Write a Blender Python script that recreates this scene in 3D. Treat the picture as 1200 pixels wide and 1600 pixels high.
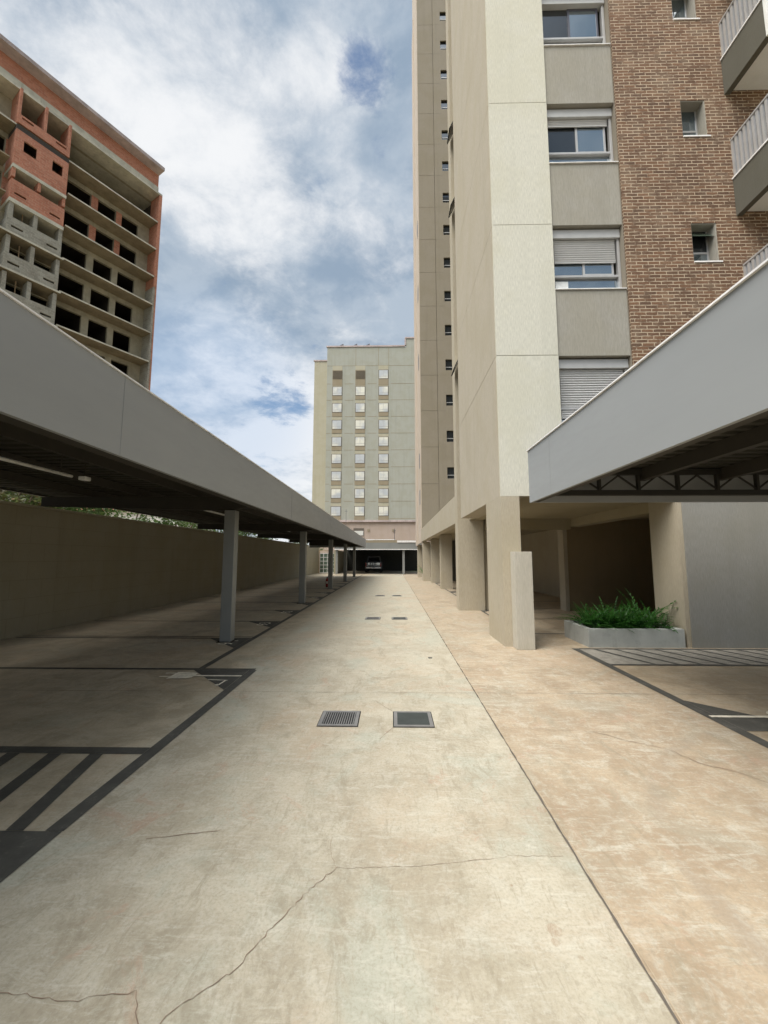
import bpy, bmesh, math, random
from mathutils import Vector, Matrix
random.seed(7)
for o in list(bpy.data.objects): bpy.data.objects.remove(o)
S = bpy.context.scene
COL = S.collection
R = math.radians

# ------------------------------------------------------------------ camera
cam = bpy.data.cameras.new('camera'); camo = bpy.data.objects.new('camera', cam); COL.objects.link(camo)
cam.sensor_fit = 'VERTICAL'; cam.sensor_height = 36; cam.lens = 650 / 1600 * 36
cam.clip_start = .05; cam.clip_end = 3000
camo.location = (0, 0, 1.65)
camo.rotation_euler = (R(90) + math.atan(71 / 650), 0, math.atan(13 / 650))
S.camera = camo
S.render.resolution_x = 768; S.render.resolution_y = 1024

# ------------------------------------------------------------------ world, sun, exposure
SUN_EL, SUN_AZ = R(58), R(-132)        # azimuth of the sun measured from +Y towards +X
sdir = Vector((math.cos(SUN_EL) * math.sin(SUN_AZ), math.cos(SUN_EL) * math.cos(SUN_AZ), math.sin(SUN_EL)))
W = bpy.data.worlds.new("World"); S.world = W; W.use_nodes = True
nt = W.node_tree; N = nt.nodes; Lk = nt.links; N.clear()
def wn(t, **k):
    n = N.new(t)
    for a, b in k.items(): setattr(n, a, b)
    return n
def wmath(op, a, b=None, c=None, clamp=False):
    n = N.new('ShaderNodeMath'); n.operation = op; n.use_clamp = clamp
    for i, v in enumerate((a, b, c)):
        if v is None: continue
        if isinstance(v, (int, float)): n.inputs[i].default_value = v
        else: Lk.new(v, n.inputs[i])
    return n.outputs[0]
def wsmooth(v, lo, hi):
    n = N.new('ShaderNodeMapRange'); n.interpolation_type = 'SMOOTHSTEP'
    Lk.new(v, n.inputs['Value']); n.inputs['From Min'].default_value = lo; n.inputs['From Max'].default_value = hi
    return n.outputs['Result']
def wmix(f, a, b):
    n = N.new('ShaderNodeMix'); n.data_type = 'RGBA'
    if isinstance(f, (int, float)): n.inputs[0].default_value = f
    else: Lk.new(f, n.inputs[0])
    for i, v in ((6, a), (7, b)):
        if isinstance(v, tuple): n.inputs[i].default_value = (*v, 1)
        else: Lk.new(v, n.inputs[i])
    return n.outputs[2]
sky = wn('ShaderNodeTexSky', sky_type='NISHITA', sun_disc=False, sun_elevation=SUN_EL, sun_rotation=SUN_AZ)
sky.air_density = 1.2; sky.dust_density = 1.0; sky.ozone_density = 1.5
bg1 = wn('ShaderNodeBackground'); Lk.new(sky.outputs[0], bg1.inputs[0]); bg1.inputs[1].default_value = .14
tc = wn('ShaderNodeTexCoord')
sep = wn('ShaderNodeSeparateXYZ'); Lk.new(tc.outputs['Generated'], sep.inputs[0])
zz = wmath('ADD', wmath('MAXIMUM', sep.outputs[2], 0.0), .22)
px = wmath('DIVIDE', sep.outputs[0], zz); py = wmath('DIVIDE', sep.outputs[1], zz)
cmb = wn('ShaderNodeCombineXYZ'); Lk.new(px, cmb.inputs[0]); Lk.new(py, cmb.inputs[1])
def wnoise(scale, detail, rough, off, dist=0.0):
    m = wn('ShaderNodeMapping'); m.inputs['Location'].default_value = off; Lk.new(cmb.outputs[0], m.inputs[0])
    n = wn('ShaderNodeTexNoise'); n.inputs['Scale'].default_value = scale; n.inputs['Detail'].default_value = detail
    n.inputs['Roughness'].default_value = rough; n.inputs['Distortion'].default_value = dist
    Lk.new(m.outputs[0], n.inputs['Vector']); return n.outputs['Fac']
n_big = wnoise(1.3, 8, .52, (3.1, 1.7, 0), .15)
n_mid = wnoise(2.7, 12, .60, (8.3, 2.2, 0), .35)
n_fine = wnoise(8, 10, .66, (1.3, 5.2, 0), .2)
def near(d, w0, w1):                      # 1 in the middle of a patch of sky around direction d
    v = wn('ShaderNodeVectorMath', operation='DOT_PRODUCT'); Lk.new(tc.outputs['Generated'], v.inputs[0])
    dv = Vector(d).normalized(); v.inputs[1].default_value = dv
    return wsmooth(v.outputs['Value'], math.cos(R(w0)), math.cos(R(w1)))
def smul(a, k): return wmath('MULTIPLY', a, k)
# bright cumulus towards the left, low cumulus ahead, openings of blue
puffs = smul(near((-.52, .74, 1.0), 15, 2), .05)
puffs = wmath('ADD', puffs, smul(near((-.36, .9, .84), 9, 2), .04))
puffs = wmath('ADD', puffs, smul(near((-.24, 1, .17), 12, 2), .16))
puffs = wmath('ADD', puffs, smul(near((-.20, 1, .36), 7, 1), .07))
puffs = wmath('ADD', puffs, smul(near((-.15, .74, 1.0), 4, 1), .07))
puffs = wmath('SUBTRACT', puffs, smul(near((-.28, 1, .72), 13, 2), .02))
bri = wmath('ADD', wmath('ADD', smul(n_mid, .50), smul(n_big, .50)), smul(wmath('SUBTRACT', n_fine, .5), .32))
bri = wsmooth(wmath('ADD', bri, puffs), .44, .685)
holes = smul(near((-.06, .76, 1.0), 4, 1), .19)
holes = wmath('ADD', holes, smul(near((-.27, 1, .40), 5, 1), .15))
holes = wmath('ADD', holes, smul(near((-.15, .85, .80), 3, 1), .08))
holes = wmath('ADD', holes, smul(near((-.45, 1, .36), 12, 2), .03))
holes = wmath('ADD', holes, smul(near((-.33, 1, .17), 5, 1), .08))
cover = wsmooth(wmath('SUBTRACT', wmath('ADD', smul(n_mid, .45), smul(n_fine, .55)), wmath('SUBTRACT', holes, .13)), .36, .56)
thin = near((-.45, 1, .36), 16, 4)
greys = wmix(wsmooth(wnoise(4.6, 9, .6, (4.4, 7.2, 0), .3), .38, .64), (.315, .41, .53), (.47, .555, .655))
ccol = wmix(bri, greys, (.93, .945, .965))
ccol = wmix(smul(thin, .45), ccol, (.46, .62, .86))
mist = wsmooth(sep.outputs[2], .35, -.02)
ccol = wmix(smul(mist, .30), ccol, (.80, .86, .90))
bg2 = wn('ShaderNodeBackground')
# cloud glow round the sun, unseen behind the camera, added to light the ground
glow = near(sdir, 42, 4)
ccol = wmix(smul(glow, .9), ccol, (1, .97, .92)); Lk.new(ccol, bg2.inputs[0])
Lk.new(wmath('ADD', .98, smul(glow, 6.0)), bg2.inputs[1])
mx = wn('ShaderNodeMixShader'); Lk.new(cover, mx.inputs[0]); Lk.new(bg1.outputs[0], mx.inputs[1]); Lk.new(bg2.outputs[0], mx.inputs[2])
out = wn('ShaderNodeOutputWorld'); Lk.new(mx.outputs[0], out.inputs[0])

sl = bpy.data.lights.new('sun', 'SUN'); so = bpy.data.objects.new('sun', sl); COL.objects.link(so)
sl.energy = 1.9; sl.angle = R(28); sl.color = (1, .95, .88)
so.rotation_euler = sdir.to_track_quat('Z', 'Y').to_euler(); so.location = (0, -20, 40)
S.view_settings.view_transform = 'Standard'; S.view_settings.look = 'None'
S.view_settings.exposure = 0.0; S.view_settings.gamma = 1
S.render.engine = 'CYCLES'
S.cycles.max_bounces = 6; S.cycles.diffuse_bounces = 4

# ------------------------------------------------------------------ materials
def newmat(name):
    m = bpy.data.materials.new(name); m.use_nodes = True
    return m, m.node_tree.nodes, m.node_tree.links, m.node_tree.nodes['Principled BSDF']
class MN:                                 # small helper for node graphs
    def __init__(s, name):
        s.m, s.n, s.l, s.b = newmat(name)
        s.tc = s.n.new('ShaderNodeTexCoord')
        s.co = s.tc.outputs['Object']
    def math(s, op, a, b=None, clamp=False):
        n = s.n.new('ShaderNodeMath'); n.operation = op; n.use_clamp = clamp
        for i, v in enumerate((a, b)):
            if v is None: continue
            if isinstance(v, (int, float)): n.inputs[i].default_value = v
            else: s.l.new(v, n.inputs[i])
        return n.outputs[0]
    def map(s, scale=(1, 1, 1), loc=(0, 0, 0), vec=None, rot=(0, 0, 0)):
        n = s.n.new('ShaderNodeMapping'); n.inputs['Scale'].default_value = scale; n.inputs['Location'].default_value = loc
        n.inputs['Rotation'].default_value = rot
        s.l.new(vec or s.co, n.inputs[0]); return n.outputs[0]
    def noise(s, scale, detail=5, rough=.6, vec=None, dist=0):
        n = s.n.new('ShaderNodeTexNoise'); n.inputs['Scale'].default_value = scale; n.inputs['Detail'].default_value = detail
        n.inputs['Roughness'].default_value = rough; n.inputs['Distortion'].default_value = dist
        s.l.new(vec or s.co, n.inputs['Vector']); return n.outputs['Fac']
    def mix(s, f, a, b, mode='MIX'):
        n = s.n.new('ShaderNodeMix'); n.data_type = 'RGBA'; n.blend_type = mode
        if isinstance(f, (int, float)): n.inputs[0].default_value = f
        else: s.l.new(f, n.inputs[0])
        for i, v in ((6, a), (7, b)):
            if isinstance(v, tuple): n.inputs[i].default_value = (*v, 1)
            else: s.l.new(v, n.inputs[i])
        return n.outputs[2]
    def smooth(s, v, lo, hi, a=0, b=1):
        n = s.n.new('ShaderNodeMapRange'); n.interpolation_type = 'SMOOTHSTEP'
        s.l.new(v, n.inputs['Value']); n.inputs['From Min'].default_value = lo; n.inputs['From Max'].default_value = hi
        n.inputs['To Min'].default_value = a; n.inputs['To Max'].default_value = b
        return n.outputs['Result']
    def bump(s, h, strength=.3, dist=.01):
        n = s.n.new('ShaderNodeBump'); n.inputs['Strength'].default_value = strength; n.inputs['Distance'].default_value = dist
        s.l.new(h, n.inputs['Height']); s.l.new(n.outputs[0], s.b.inputs['Normal'])
    def col(s, c):
        if isinstance(c, tuple): s.b.inputs['Base Color'].default_value = (*c, 1)
        else: s.l.new(c, s.b.inputs['Base Color'])
    def rough(s, v):
        if isinstance(v, (int, float)): s.b.inputs['Roughness'].default_value = v
        else: s.l.new(v, s.b.inputs['Roughness'])
    def set(s, **k):
        for a, v in k.items(): s.b.inputs[a].default_value = v
    def sepxyz(s, v=None):
        n = s.n.new('ShaderNodeSeparateXYZ'); s.l.new(v or s.co, n.inputs[0]); return n.outputs
    def comb(s, x, y, z):
        n = s.n.new('ShaderNodeCombineXYZ')
        for i, v in enumerate((x, y, z)):
            if isinstance(v, (int, float)): n.inputs[i].default_value = v
            else: s.l.new(v, n.inputs[i])
        return n.outputs[0]
M = {}
def plain(name, c, rough=.6, metal=0, var=.12, scale=6, bump=0, spec=.5):
    k = MN(name); n = k.noise(scale, 6, .6)
    k.col(k.mix(k.smooth(n, .3, .7), tuple(v * (1 - var) for v in c), tuple(min(1, v * (1 + var)) for v in c)))
    k.rough(rough); k.set(Metallic=metal); k.b.inputs['Specular IOR Level'].default_value = spec
    if bump: k.bump(k.noise(scale * 12, 4, .6), bump, .005)
    M[name] = k.m; return k.m
def stucco(name, c, streak=.12, pit=.22, courses=False):
    """combed render: vertical grain, faint blotches and run marks"""
    k = MN(name)
    g = k.noise(9, 5, .65, k.map((9, 9, .9)))
    f = k.noise(30, 4, .7, k.map((3, 3, .8)))
    b = k.noise(.8, 5, .6)
    r = k.noise(1.2, 5, .6, k.map((2.2, 2.2, .12)))
    a = k.mix(k.smooth(g, .3, .72), tuple(v * (1 - streak) for v in c), tuple(min(1, v * (1 + streak * .7)) for v in c))
    a = k.mix(k.smooth(f, .60, .80, 0, pit), a, tuple(v * .62 for v in c))
    a = k.mix(k.smooth(b, .42, .62, 0, .34), a, (c[0] * .86, c[1] * .84, c[2] * .74))
    a = k.mix(k.smooth(r, .48, .72, 0, .32), a, (c[0] * .78, c[1] * .78, c[2] * .76))
    if courses:
        X = k.sepxyz(); bt = k.n.new('ShaderNodeTexBrick'); k.l.new(k.comb(X[1], X[2], 0), bt.inputs['Vector'])
        for nm, vv in (('Scale', 1), ('Brick Width', .79), ('Row Height', .39), ('Mortar Size', .007), ('Mortar Smooth', .5)): bt.inputs[nm].default_value = vv
        a = k.mix(k.math('MULTIPLY', bt.outputs['Fac'], .35), a, tuple(v * .5 for v in c))
    k.col(a); k.rough(.88); k.set(**{'Specular IOR Level': .25})
    k.bump(k.math('ADD', g, f), .35, .008); M[name] = k.m
stucco('render_pale', (.60, .58, .49), .16, .34)
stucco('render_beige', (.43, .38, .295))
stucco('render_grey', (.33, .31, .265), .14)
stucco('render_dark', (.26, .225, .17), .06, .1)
stucco('render_side', (.42, .37, .28))
stucco('render_pink', (.52, .44, .36), .05, .08)
stucco('render_stub', (.47, .44, .37))
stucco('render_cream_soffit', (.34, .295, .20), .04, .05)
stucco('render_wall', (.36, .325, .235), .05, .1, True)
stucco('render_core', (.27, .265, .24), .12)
stucco('render_green', (.36, .362, .31), .05, .06)
stucco('render_ochre', (.42, .392, .295), .05, .06)
stucco('render_mauve', (.42, .34, .285), .05, .06)
stucco('render_tan', (.29, .245, .17), .05, .06)
stucco('render_line', (.24, .21, .165), .05, .06)
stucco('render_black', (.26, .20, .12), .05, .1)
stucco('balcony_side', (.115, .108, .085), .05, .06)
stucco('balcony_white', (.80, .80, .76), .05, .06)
plain('white_trim', (.80, .78, .75), .5)
plain('joint_dark', (.12, .10, .08), .9)
plain('grate_metal', (.33, .32, .31), .45, .6)
plain('grate_dark', (.075, .085, .08), .5, .4)
plain('black', (.012, .012, .012), .8, 0, .1)
plain('aluminium', (.47, .46, .445), .38, .35, .05)
plain('aluminium_dark', (.10, .10, .12), .4, .3, .05)
plain('shutter', (.50, .495, .48), .5, .1, .04)
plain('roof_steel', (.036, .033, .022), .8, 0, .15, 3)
plain('beam_steel', (.034, .029, .02), .75, 0, .1, 3)
plain('truss_steel', (.02, .018, .013), .8, 0, .1, 3)
plain('tube_white', (.75, .75, .70), .4)
plain('red_paint', (.28, .012, .012), .35)
plain('joint_pale', (.46, .37, .26), .8)
plain('rubber', (.02, .02, .02), .8)
plain('chrome', (.6, .6, .6), .2, .8)
plain('soil', (.05, .035, .02), .95, 0, .3, 20)
plain('bark', (.14, .10, .07), .9, 0, .3, 10, .5)
plain('timber', (.35, .25, .15), .8)
plain('blind', (.80, .79, .72), .4, 0, .06, .6)
plain('house_white', (.75, .73, .68), .8)
plain('roof_tile', (.30, .13, .08), .8)
plain('paper_white', (.75, .76, .74), .6)
# painted sheet metal, slightly uneven (oil-canning)
def sheet(name, c):
    k = MN(name); v = k.map((.9, .22, .9)); n = k.noise(1.3, 4, .5, v); d = k.noise(3, 6, .65, k.map((1, .6, 3)))
    a = k.mix(k.smooth(n, .3, .7), tuple(x * .95 for x in c), tuple(x * 1.05 for x in c))
    a = k.mix(k.smooth(d, .55, .8, 0, .10), a, tuple(x * .75 for x in c))
    k.col(a); k.rough(k.smooth(d, .2, .8, .42, .58)); k.bump(k.noise(1.1, 3, .5, v), .25, .05); M[name] = k.m
sheet('fascia_paint', (.285, .292, .287))
sheet('post_paint', (.22, .225, .21))
def glass(name, tint, gloss):
    k = MN(name); nt_ = k.m.node_tree
    gl = k.n.new('ShaderNodeBsdfGlossy'); gl.inputs['Roughness'].default_value = .03; gl.inputs['Color'].default_value = (.80, .90, 1, 1)
    k.col(tint); k.rough(.1)
    ms = k.n.new('ShaderNodeMixShader'); ms.inputs[0].default_value = gloss
    k.l.new(k.b.outputs[0], ms.inputs[1]); k.l.new(gl.outputs[0], ms.inputs[2])
    k.l.new(ms.outputs[0], k.n['Material Output'].inputs[0]); M[name] = k.m
glass('glass', (.05, .07, .08), .32)
glass('glass_dark', (.018, .02, .022), .06)
glass('glass_sky_reflect', (.62, .60, .53), .10)  # pale base colour stands in for bright sky reflected in the glass
def reflectmat():  # reflection of bright clouds painted into the colour of the far panes
    k = MN('pane_reflection'); n = k.noise(.33, 3, .5); n2 = k.noise(.9, 4, .6)
    k.col(k.mix(k.smooth(n, .40, .60), (.70, .68, .58), (.47, .49, .50))); k.rough(k.smooth(n2, .3, .7, .15, .35)); M['pane_reflection'] = k.m
reflectmat()
glass('glass_green', (.10, .14, .10), .15)
glass('car_paint', (.18, .18, .18), .10)
glass('car_tail', (.16, .16, .155), .30)

def brickmat(name, c1, c2, mortar, bw, bh, ms, smear):
    k = MN(name); X = k.sepxyz()
    geo = k.n.new('ShaderNodeNewGeometry')
    tn = k.n.new('ShaderNodeVectorTransform'); tn.vector_type = 'NORMAL'; tn.convert_from = 'WORLD'; tn.convert_to = 'OBJECT'
    k.l.new(geo.outputs['True Normal'], tn.inputs[0]); nn = k.sepxyz(tn.outputs[0])
    side = k.math('GREATER_THAN', k.math('ABSOLUTE', nn[0]), .6)
    u = k.math('ADD', k.math('MULTIPLY', X[0], k.math('SUBTRACT', 1, side)), k.math('MULTIPLY', X[1], side))
    wob = k.noise(7, 4, .6); wob2 = k.noise(9, 4, .6, k.map(loc=(5, 3, 9)))
    v = k.comb(k.math('ADD', u, k.math('MULTIPLY', k.math('SUBTRACT', wob2, .5), bw * .14)),
               k.math('ADD', X[2], k.math('MULTIPLY', k.math('SUBTRACT', wob, .5), bh * .35)), 0)
    b = k.n.new('ShaderNodeTexBrick'); k.l.new(v, b.inputs['Vector'])
    b.inputs['Scale'].default_value = 1; b.inputs['Brick Width'].default_value = bw; b.inputs['Row Height'].default_value = bh
    b.inputs['Mortar Size'].default_value = ms; b.inputs['Mortar Smooth'].default_value = .35; b.inputs['Bias'].default_value = 0
    b.inputs['Color1'].default_value = (*c1, 1); b.inputs['Color2'].default_value = (*c2, 1); b.inputs['Mortar'].default_value = (*mortar, 1)
    n = k.noise(2.2, 7, .65); n2 = k.noise(28, 5, .7)
    c = k.mix(k.smooth(n2, .45, .75, 0, .35), b.outputs['Color'], k.mix(.5, c1, mortar))
    c = k.mix(k.smooth(n, .46, .66, 0, smear), c, k.mix(.55, b.outputs['Color'], mortar))
    lo = k.noise(.7, 5, .6)
    c = k.mix(k.smooth(lo, .45, .7, 0, .45), c, k.mix(1.0, c, (.62, .56, .50), 'MULTIPLY'))
    # missing pointing here and there
    gap = k.noise(5.5, 5, .6, k.map(loc=(3, 8, 1)))
    c = k.mix(k.math('MULTIPLY', k.smooth(gap, .50, .62), k.math('MULTIPLY', b.outputs['Fac'], .75)), c, tuple(x * .55 for x in c1))
    k.col(c); k.rough(.9)
    h = k.math('SUBTRACT', k.math('MULTIPLY', n2, .35), b.outputs['Fac'])
    k.bump(h, .9, .012); M[name] = k.m
brickmat('brick_brown', (.175, .088, .045), (.095, .050, .028), (.50, .40, .28), .235, .073, .0095, .30)
brickmat('brick_orange', (.54, .225, .14), (.44, .17, .105), (.56, .33, .23), .39, .20, .016, .35)
brickmat('block_grey', (.36, .34, .28), (.27, .255, .21), (.44, .42, .35), .40, .20, .014, .35)
# raw cast concrete
def rawc(name, c):
    k = MN(name); a = k.noise(.9, 6, .65); b = k.noise(6, 6, .7); d = k.noise(2, 6, .7, k.map((1.5, 1.5, .15)))
    cc = k.mix(k.smooth(a, .3, .7), tuple(x * .78 for x in c), tuple(x * 1.15 for x in c))
    cc = k.mix(k.smooth(b, .5, .8, 0, .4), cc, tuple(x * .55 for x in c))
    cc = k.mix(k.smooth(d, .5, .75, 0, .5), cc, (c[0] * .5, c[1] * .5, c[2] * .42))
    k.col(cc); k.rough(.92); k.bump(b, .3, .02); M[name] = k.m
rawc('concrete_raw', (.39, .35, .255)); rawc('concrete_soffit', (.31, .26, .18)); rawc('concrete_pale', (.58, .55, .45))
rawc('concrete_inside_shade', (.055, .045, .035)); rawc('concrete_pink', (.46, .38, .36)); rawc('planter_concrete', (.38, .39, .36))  # interior concrete coloured near black in place of room shade

# polished concrete floor
def floormat():
    k = MN('floor_concrete'); x = k.sepxyz()
    big = k.noise(.45, 7, .62, dist=.6); mid = k.noise(1.7, 8, .68, k.map(loc=(4, 1, 0)), .8); fin = k.noise(9, 8, .72, k.map((1, .7, 1)), .5)
    sw = k.noise(3.2, 7, .7, k.map((.5, 1.5, 1), (9, 3, 0), rot=(0, 0, .5)), 1.6)
    gr = k.noise(55, 5, .75); sp = k.noise(24, 6, .7, k.map(loc=(2, 2, 0)))
    wob = k.math('MULTIPLY', k.math('SUBTRACT', k.noise(2.5, 3, .5), .5), .015)
    right = k.smooth(k.math('ADD', x[0], wob), 1.005, 1.022)
    tan = k.mix(k.smooth(mid, .36, .64), (.352, .264, .176), (.452, .357, .246))
    grey = k.mix(k.smooth(mid, .36, .64), (.395, .345, .255), (.505, .455, .35))
    c = k.mix(right, grey, tan)
    c = k.mix(k.smooth(big, .50, .64, 0, .60), c, (.47, .35, .235))
    c = k.mix(k.smooth(k.noise(.8, 7, .68, k.map(loc=(7, 7, 0)), .8), .50, .62, 0, .60), c, k.mix(right, (.42, .435, .355), (.385, .345, .26)))
    c = k.mix(k.smooth(sw, .52, .66, 0, .40), c, (.56, .52, .42))
    c = k.mix(k.smooth(k.noise(2.6, 8, .72, k.map((1.4, .6, 1), (1, 9, 0), rot=(0, 0, -.6)), 1.2), .53, .64, 0, .50), c, (.29, .25, .175))
    c = k.mix(k.smooth(k.noise(5.2, 9, .75, k.map((.45, 1.3, 1), (2, 4, 0), rot=(0, 0, .9)), 2.2), .54, .68, 0, .42), c, (.60, .575, .48))
    c = k.mix(k.smooth(k.noise(5.0, 9, .75, k.map((1.3, .5, 1), (6, 1, 0), rot=(0, 0, .35)), 2.0), .55, .68, 0, .45), c, (.32, .265, .18))
    c = k.mix(k.smooth(fin, .50, .66, 0, .42), c, (.56, .53, .44))
    c = k.mix(k.smooth(k.noise(1.9, 9, .78, k.map(loc=(3, 11, 0)), 1), .56, .68, 0, .60), c, (.45, .29, .20))
    c = k.mix(k.smooth(k.noise(14, 8, .8, k.map(loc=(3, 1, 0)), .6), .55, .68, 0, .50), c, (.27, .225, .16))
    h1 = k.noise(11, 9, .8, k.map((.35, 1.6, 1), (5, 5, 0), rot=(0, 0, .75)), 1.0)
    h2 = k.noise(12, 9, .8, k.map((1.7, .35, 1), (8, 3, 0), rot=(0, 0, .2)), 1.0)
    c = k.mix(k.smooth(h1, .52, .64, 0, .42), c, (.62, .59, .49))
    c = k.mix(k.smooth(h2, .53, .65, 0, .42), c, (.27, .225, .155))
    c = k.mix(k.smooth(k.noise(34, 6, .75, k.map(loc=(1, 4, 0))), .52, .68, 0, .30), c, (.60, .57, .49))
    c = k.mix(k.smooth(sp, .66, .72, 0, .5), c, (.27, .205, .14))
    c = k.mix(k.smooth(gr, .42, .68, 0, .40), c, (.27, .235, .17))
    # rusty spots
    spot = None
    for sx, sy, sr in ((.72, 2.06, .035), (.70, 2.0, .018), (.95, 1.78, .022), (.56, 2.36, .010), (.60, 2.31, .009), (.78, 1.93, .014), (-1.42, 2.95, .03), (.98, 2.95, .035), (1.0, 2.2, .02)):
        ax = k.math('SUBTRACT', x[0], sx); ay = k.math('SUBTRACT', x[1], sy)
        dd = k.math('SQRT', k.math('ADD', k.math('MULTIPLY', ax, ax), k.math('MULTIPLY', ay, ay)))
        v = k.smooth(k.math('SUBTRACT', dd, k.math('MULTIPLY', k.math('SUBTRACT', fin, .5), sr * 3)), sr, sr * .6)
        spot = v if spot is None else k.math('MAXIMUM', spot, v)
    c = k.mix(k.math('MULTIPLY', spot, k.smooth(h2, .40, .60, .15, .55)), c, (.31, .205, .125))
    # parking floors are browner than the driveway
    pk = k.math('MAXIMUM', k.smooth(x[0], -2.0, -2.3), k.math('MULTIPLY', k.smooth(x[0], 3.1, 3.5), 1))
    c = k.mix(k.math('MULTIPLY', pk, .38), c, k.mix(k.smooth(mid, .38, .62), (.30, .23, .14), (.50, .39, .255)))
    # far away: earth and grass
    far = k.math('MAXIMUM', k.smooth(k.math('ABSOLUTE', x[0]), 18, 24), k.math('MAXIMUM', k.smooth(x[1], 62, 70), k.smooth(x[1], -40, -50)))
    c = k.mix(far, c, k.mix(mid, (.10, .12, .05), (.22, .17, .10)))
    # tyre arcs on the right hand slab
    dx = k.math('SUBTRACT', x[0], 3.9); dy = k.math('SUBTRACT', x[1], 2.0)
    rr = k.math('SQRT', k.math('ADD', k.math('MULTIPLY', dx, dx), k.math('MULTIPLY', dy, dy)))
    arc = k.math('MULTIPLY', k.smooth(k.math('ABSOLUTE', k.math('SUBTRACT', rr, 2.35)), .10, .02), k.smooth(mid, .40, .62))
    c = k.mix(k.math('MULTIPLY', arc, k.math('MULTIPLY', right, .40)), c, (.27, .22, .17))
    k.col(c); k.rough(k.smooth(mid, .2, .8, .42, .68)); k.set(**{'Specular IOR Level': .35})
    k.bump(k.math('ADD', k.math('MULTIPLY', fin, .6), k.math('MULTIPLY', gr, .25)), .18, .006); M['floor'] = k.m
floormat()
def paint(name, c, wear):
    k = MN(name); n = k.noise(5, 8, .75); g = k.noise(40, 4, .7)
    a = k.mix(k.smooth(n, .35, .7), tuple(x * .8 for x in c), tuple(x * 1.25 for x in c))
    a = k.mix(k.smooth(k.math('ADD', k.math('MULTIPLY', n, .6), k.math('MULTIPLY', g, .4)), .56, .70, 0, wear), a, (.36, .33, .26))
    k.col(a); k.rough(.6); M[name] = k.m
paint('paint_dark', (.080, .077, .066), .30); paint('paint_grey', (.33, .30, .25), .3); paint('paint_white', (.78, .72, .58), .06); paint('crack_fill', (.25, .175, .12), .9)
plain('stain_brown', (.36, .27, .18), .8)
def leafmat(name, a, b):
    k = MN(name); inf = k.n.new('ShaderNodeObjectInfo'); n = k.noise(6, 3, .6)
    k.col(k.mix(k.smooth(n, .3, .7), a, b)); k.rough(.5)
    tr = k.n.new('ShaderNodeBsdfTranslucent'); tr.inputs[0].default_value = (*[v * 1.6 for v in b], 1)
    ms = k.n.new('ShaderNodeMixShader'); ms.inputs[0].default_value = .3
    k.l.new(k.b.outputs[0], ms.inputs[1]); k.l.new(tr.outputs[0], ms.inputs[2]); k.l.new(ms.outputs[0], k.n['Material Output'].inputs[0]); M[name] = k.m
leafmat('leaf_planter', (.008, .05, .008), (.05, .17, .022)); leafmat('leaf_tree', (.03, .06, .012), (.08, .14, .03)); leafmat('leaf_red', (.12, .06, .02), (.06, .10, .025))

# ------------------------------------------------------------------ mesh helpers
ORG = {}                                  # object name -> world origin of its (unrotated) frame
class MB:
    def __init__(s): s.v = []; s.f = []
    def q(s, pts):
        i = len(s.v); s.v += [tuple(p) for p in pts]; s.f.append(tuple(range(i, i + len(pts)))); return s
    def box(s, x0, x1, y0, y1, z0, z1):
        if x0 > x1: x0, x1 = x1, x0
        if y0 > y1: y0, y1 = y1, y0
        if z0 > z1: z0, z1 = z1, z0
        i = len(s.v)
        s.v += [(x0, y0, z0), (x1, y0, z0), (x1, y1, z0), (x0, y1, z0), (x0, y0, z1), (x1, y0, z1), (x1, y1, z1), (x0, y1, z1)]
        for a in ((0, 3, 2, 1), (4, 5, 6, 7), (0, 1, 5, 4), (1, 2, 6, 5), (2, 3, 7, 6), (3, 0, 4, 7)): s.f.append(tuple(i + b for b in a))
        return s
    def prism(s, poly, axis, a, b):
        """polygon in the two other axes swept along axis from a to b"""
        def P(p, t):
            if axis == 'x': return (t, p[0], p[1])
            if axis == 'y': return (p[0], t, p[1])
            return (p[0], p[1], t)
        n = len(poly); i = len(s.v)
        s.v += [P(p, a) for p in poly] + [P(p, b) for p in poly]
        s.f.append(tuple(i + k for k in range(n))); s.f.append(tuple(i + n + k for k in reversed(range(n))))
        for k in range(n): s.f.append((i + k, i + n + k, i + n + (k + 1) % n, i + (k + 1) % n))
        return s
    def tube(s, p0, p1, r0, r1=None, seg=10):
        r1 = r0 if r1 is None else r1
        p0, p1 = Vector(p0), Vector(p1); d = (p1 - p0).normalized()
        a = d.orthogonal().normalized(); b = d.cross(a); i = len(s.v)
        for p, r in ((p0, r0), (p1, r1)):
            for k in range(seg):
                t = 2 * math.pi * k / seg; s.v.append(tuple(p + a * math.cos(t) * r + b * math.sin(t) * r))
        for k in range(seg): s.f.append((i + k, i + (k + 1) % seg, i + seg + (k + 1) % seg, i + seg + k))
        s.f.append(tuple(i + k for k in reversed(range(seg)))); s.f.append(tuple(i + seg + k for k in range(seg)))
        return s
    def build(s, name, mat, parent=None, bevel=0, smooth=False):
        o0 = Vector(ORG.get(parent.name, (0, 0, 0))) if parent else Vector((0, 0, 0))
        me = bpy.data.meshes.new(name)
        me.from_pydata([tuple(Vector(p) - o0) for p in s.v], [], s.f); me.update()
        bm = bmesh.new(); bm.from_mesh(me); bmesh.ops.recalc_face_normals(bm, faces=bm.faces)
        if bevel:
            bmesh.ops.remove_doubles(bm, verts=bm.verts, dist=1e-5)
            bmesh.ops.bevel(bm, geom=[e for e in bm.edges if len(e.link_faces) == 2 and e.calc_face_angle(0) > .5], offset=bevel, segments=2, affect='EDGES', profile=.6)
        bm.to_mesh(me); bm.free()
        if smooth:
            for p in me.polygons: p.use_smooth = True
        me.materials.append(M[mat]); o = bpy.data.objects.new(name, me); COL.objects.link(o)
        if parent: o.parent = parent; ORG[o.name] = tuple(o0)
        return o
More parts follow.
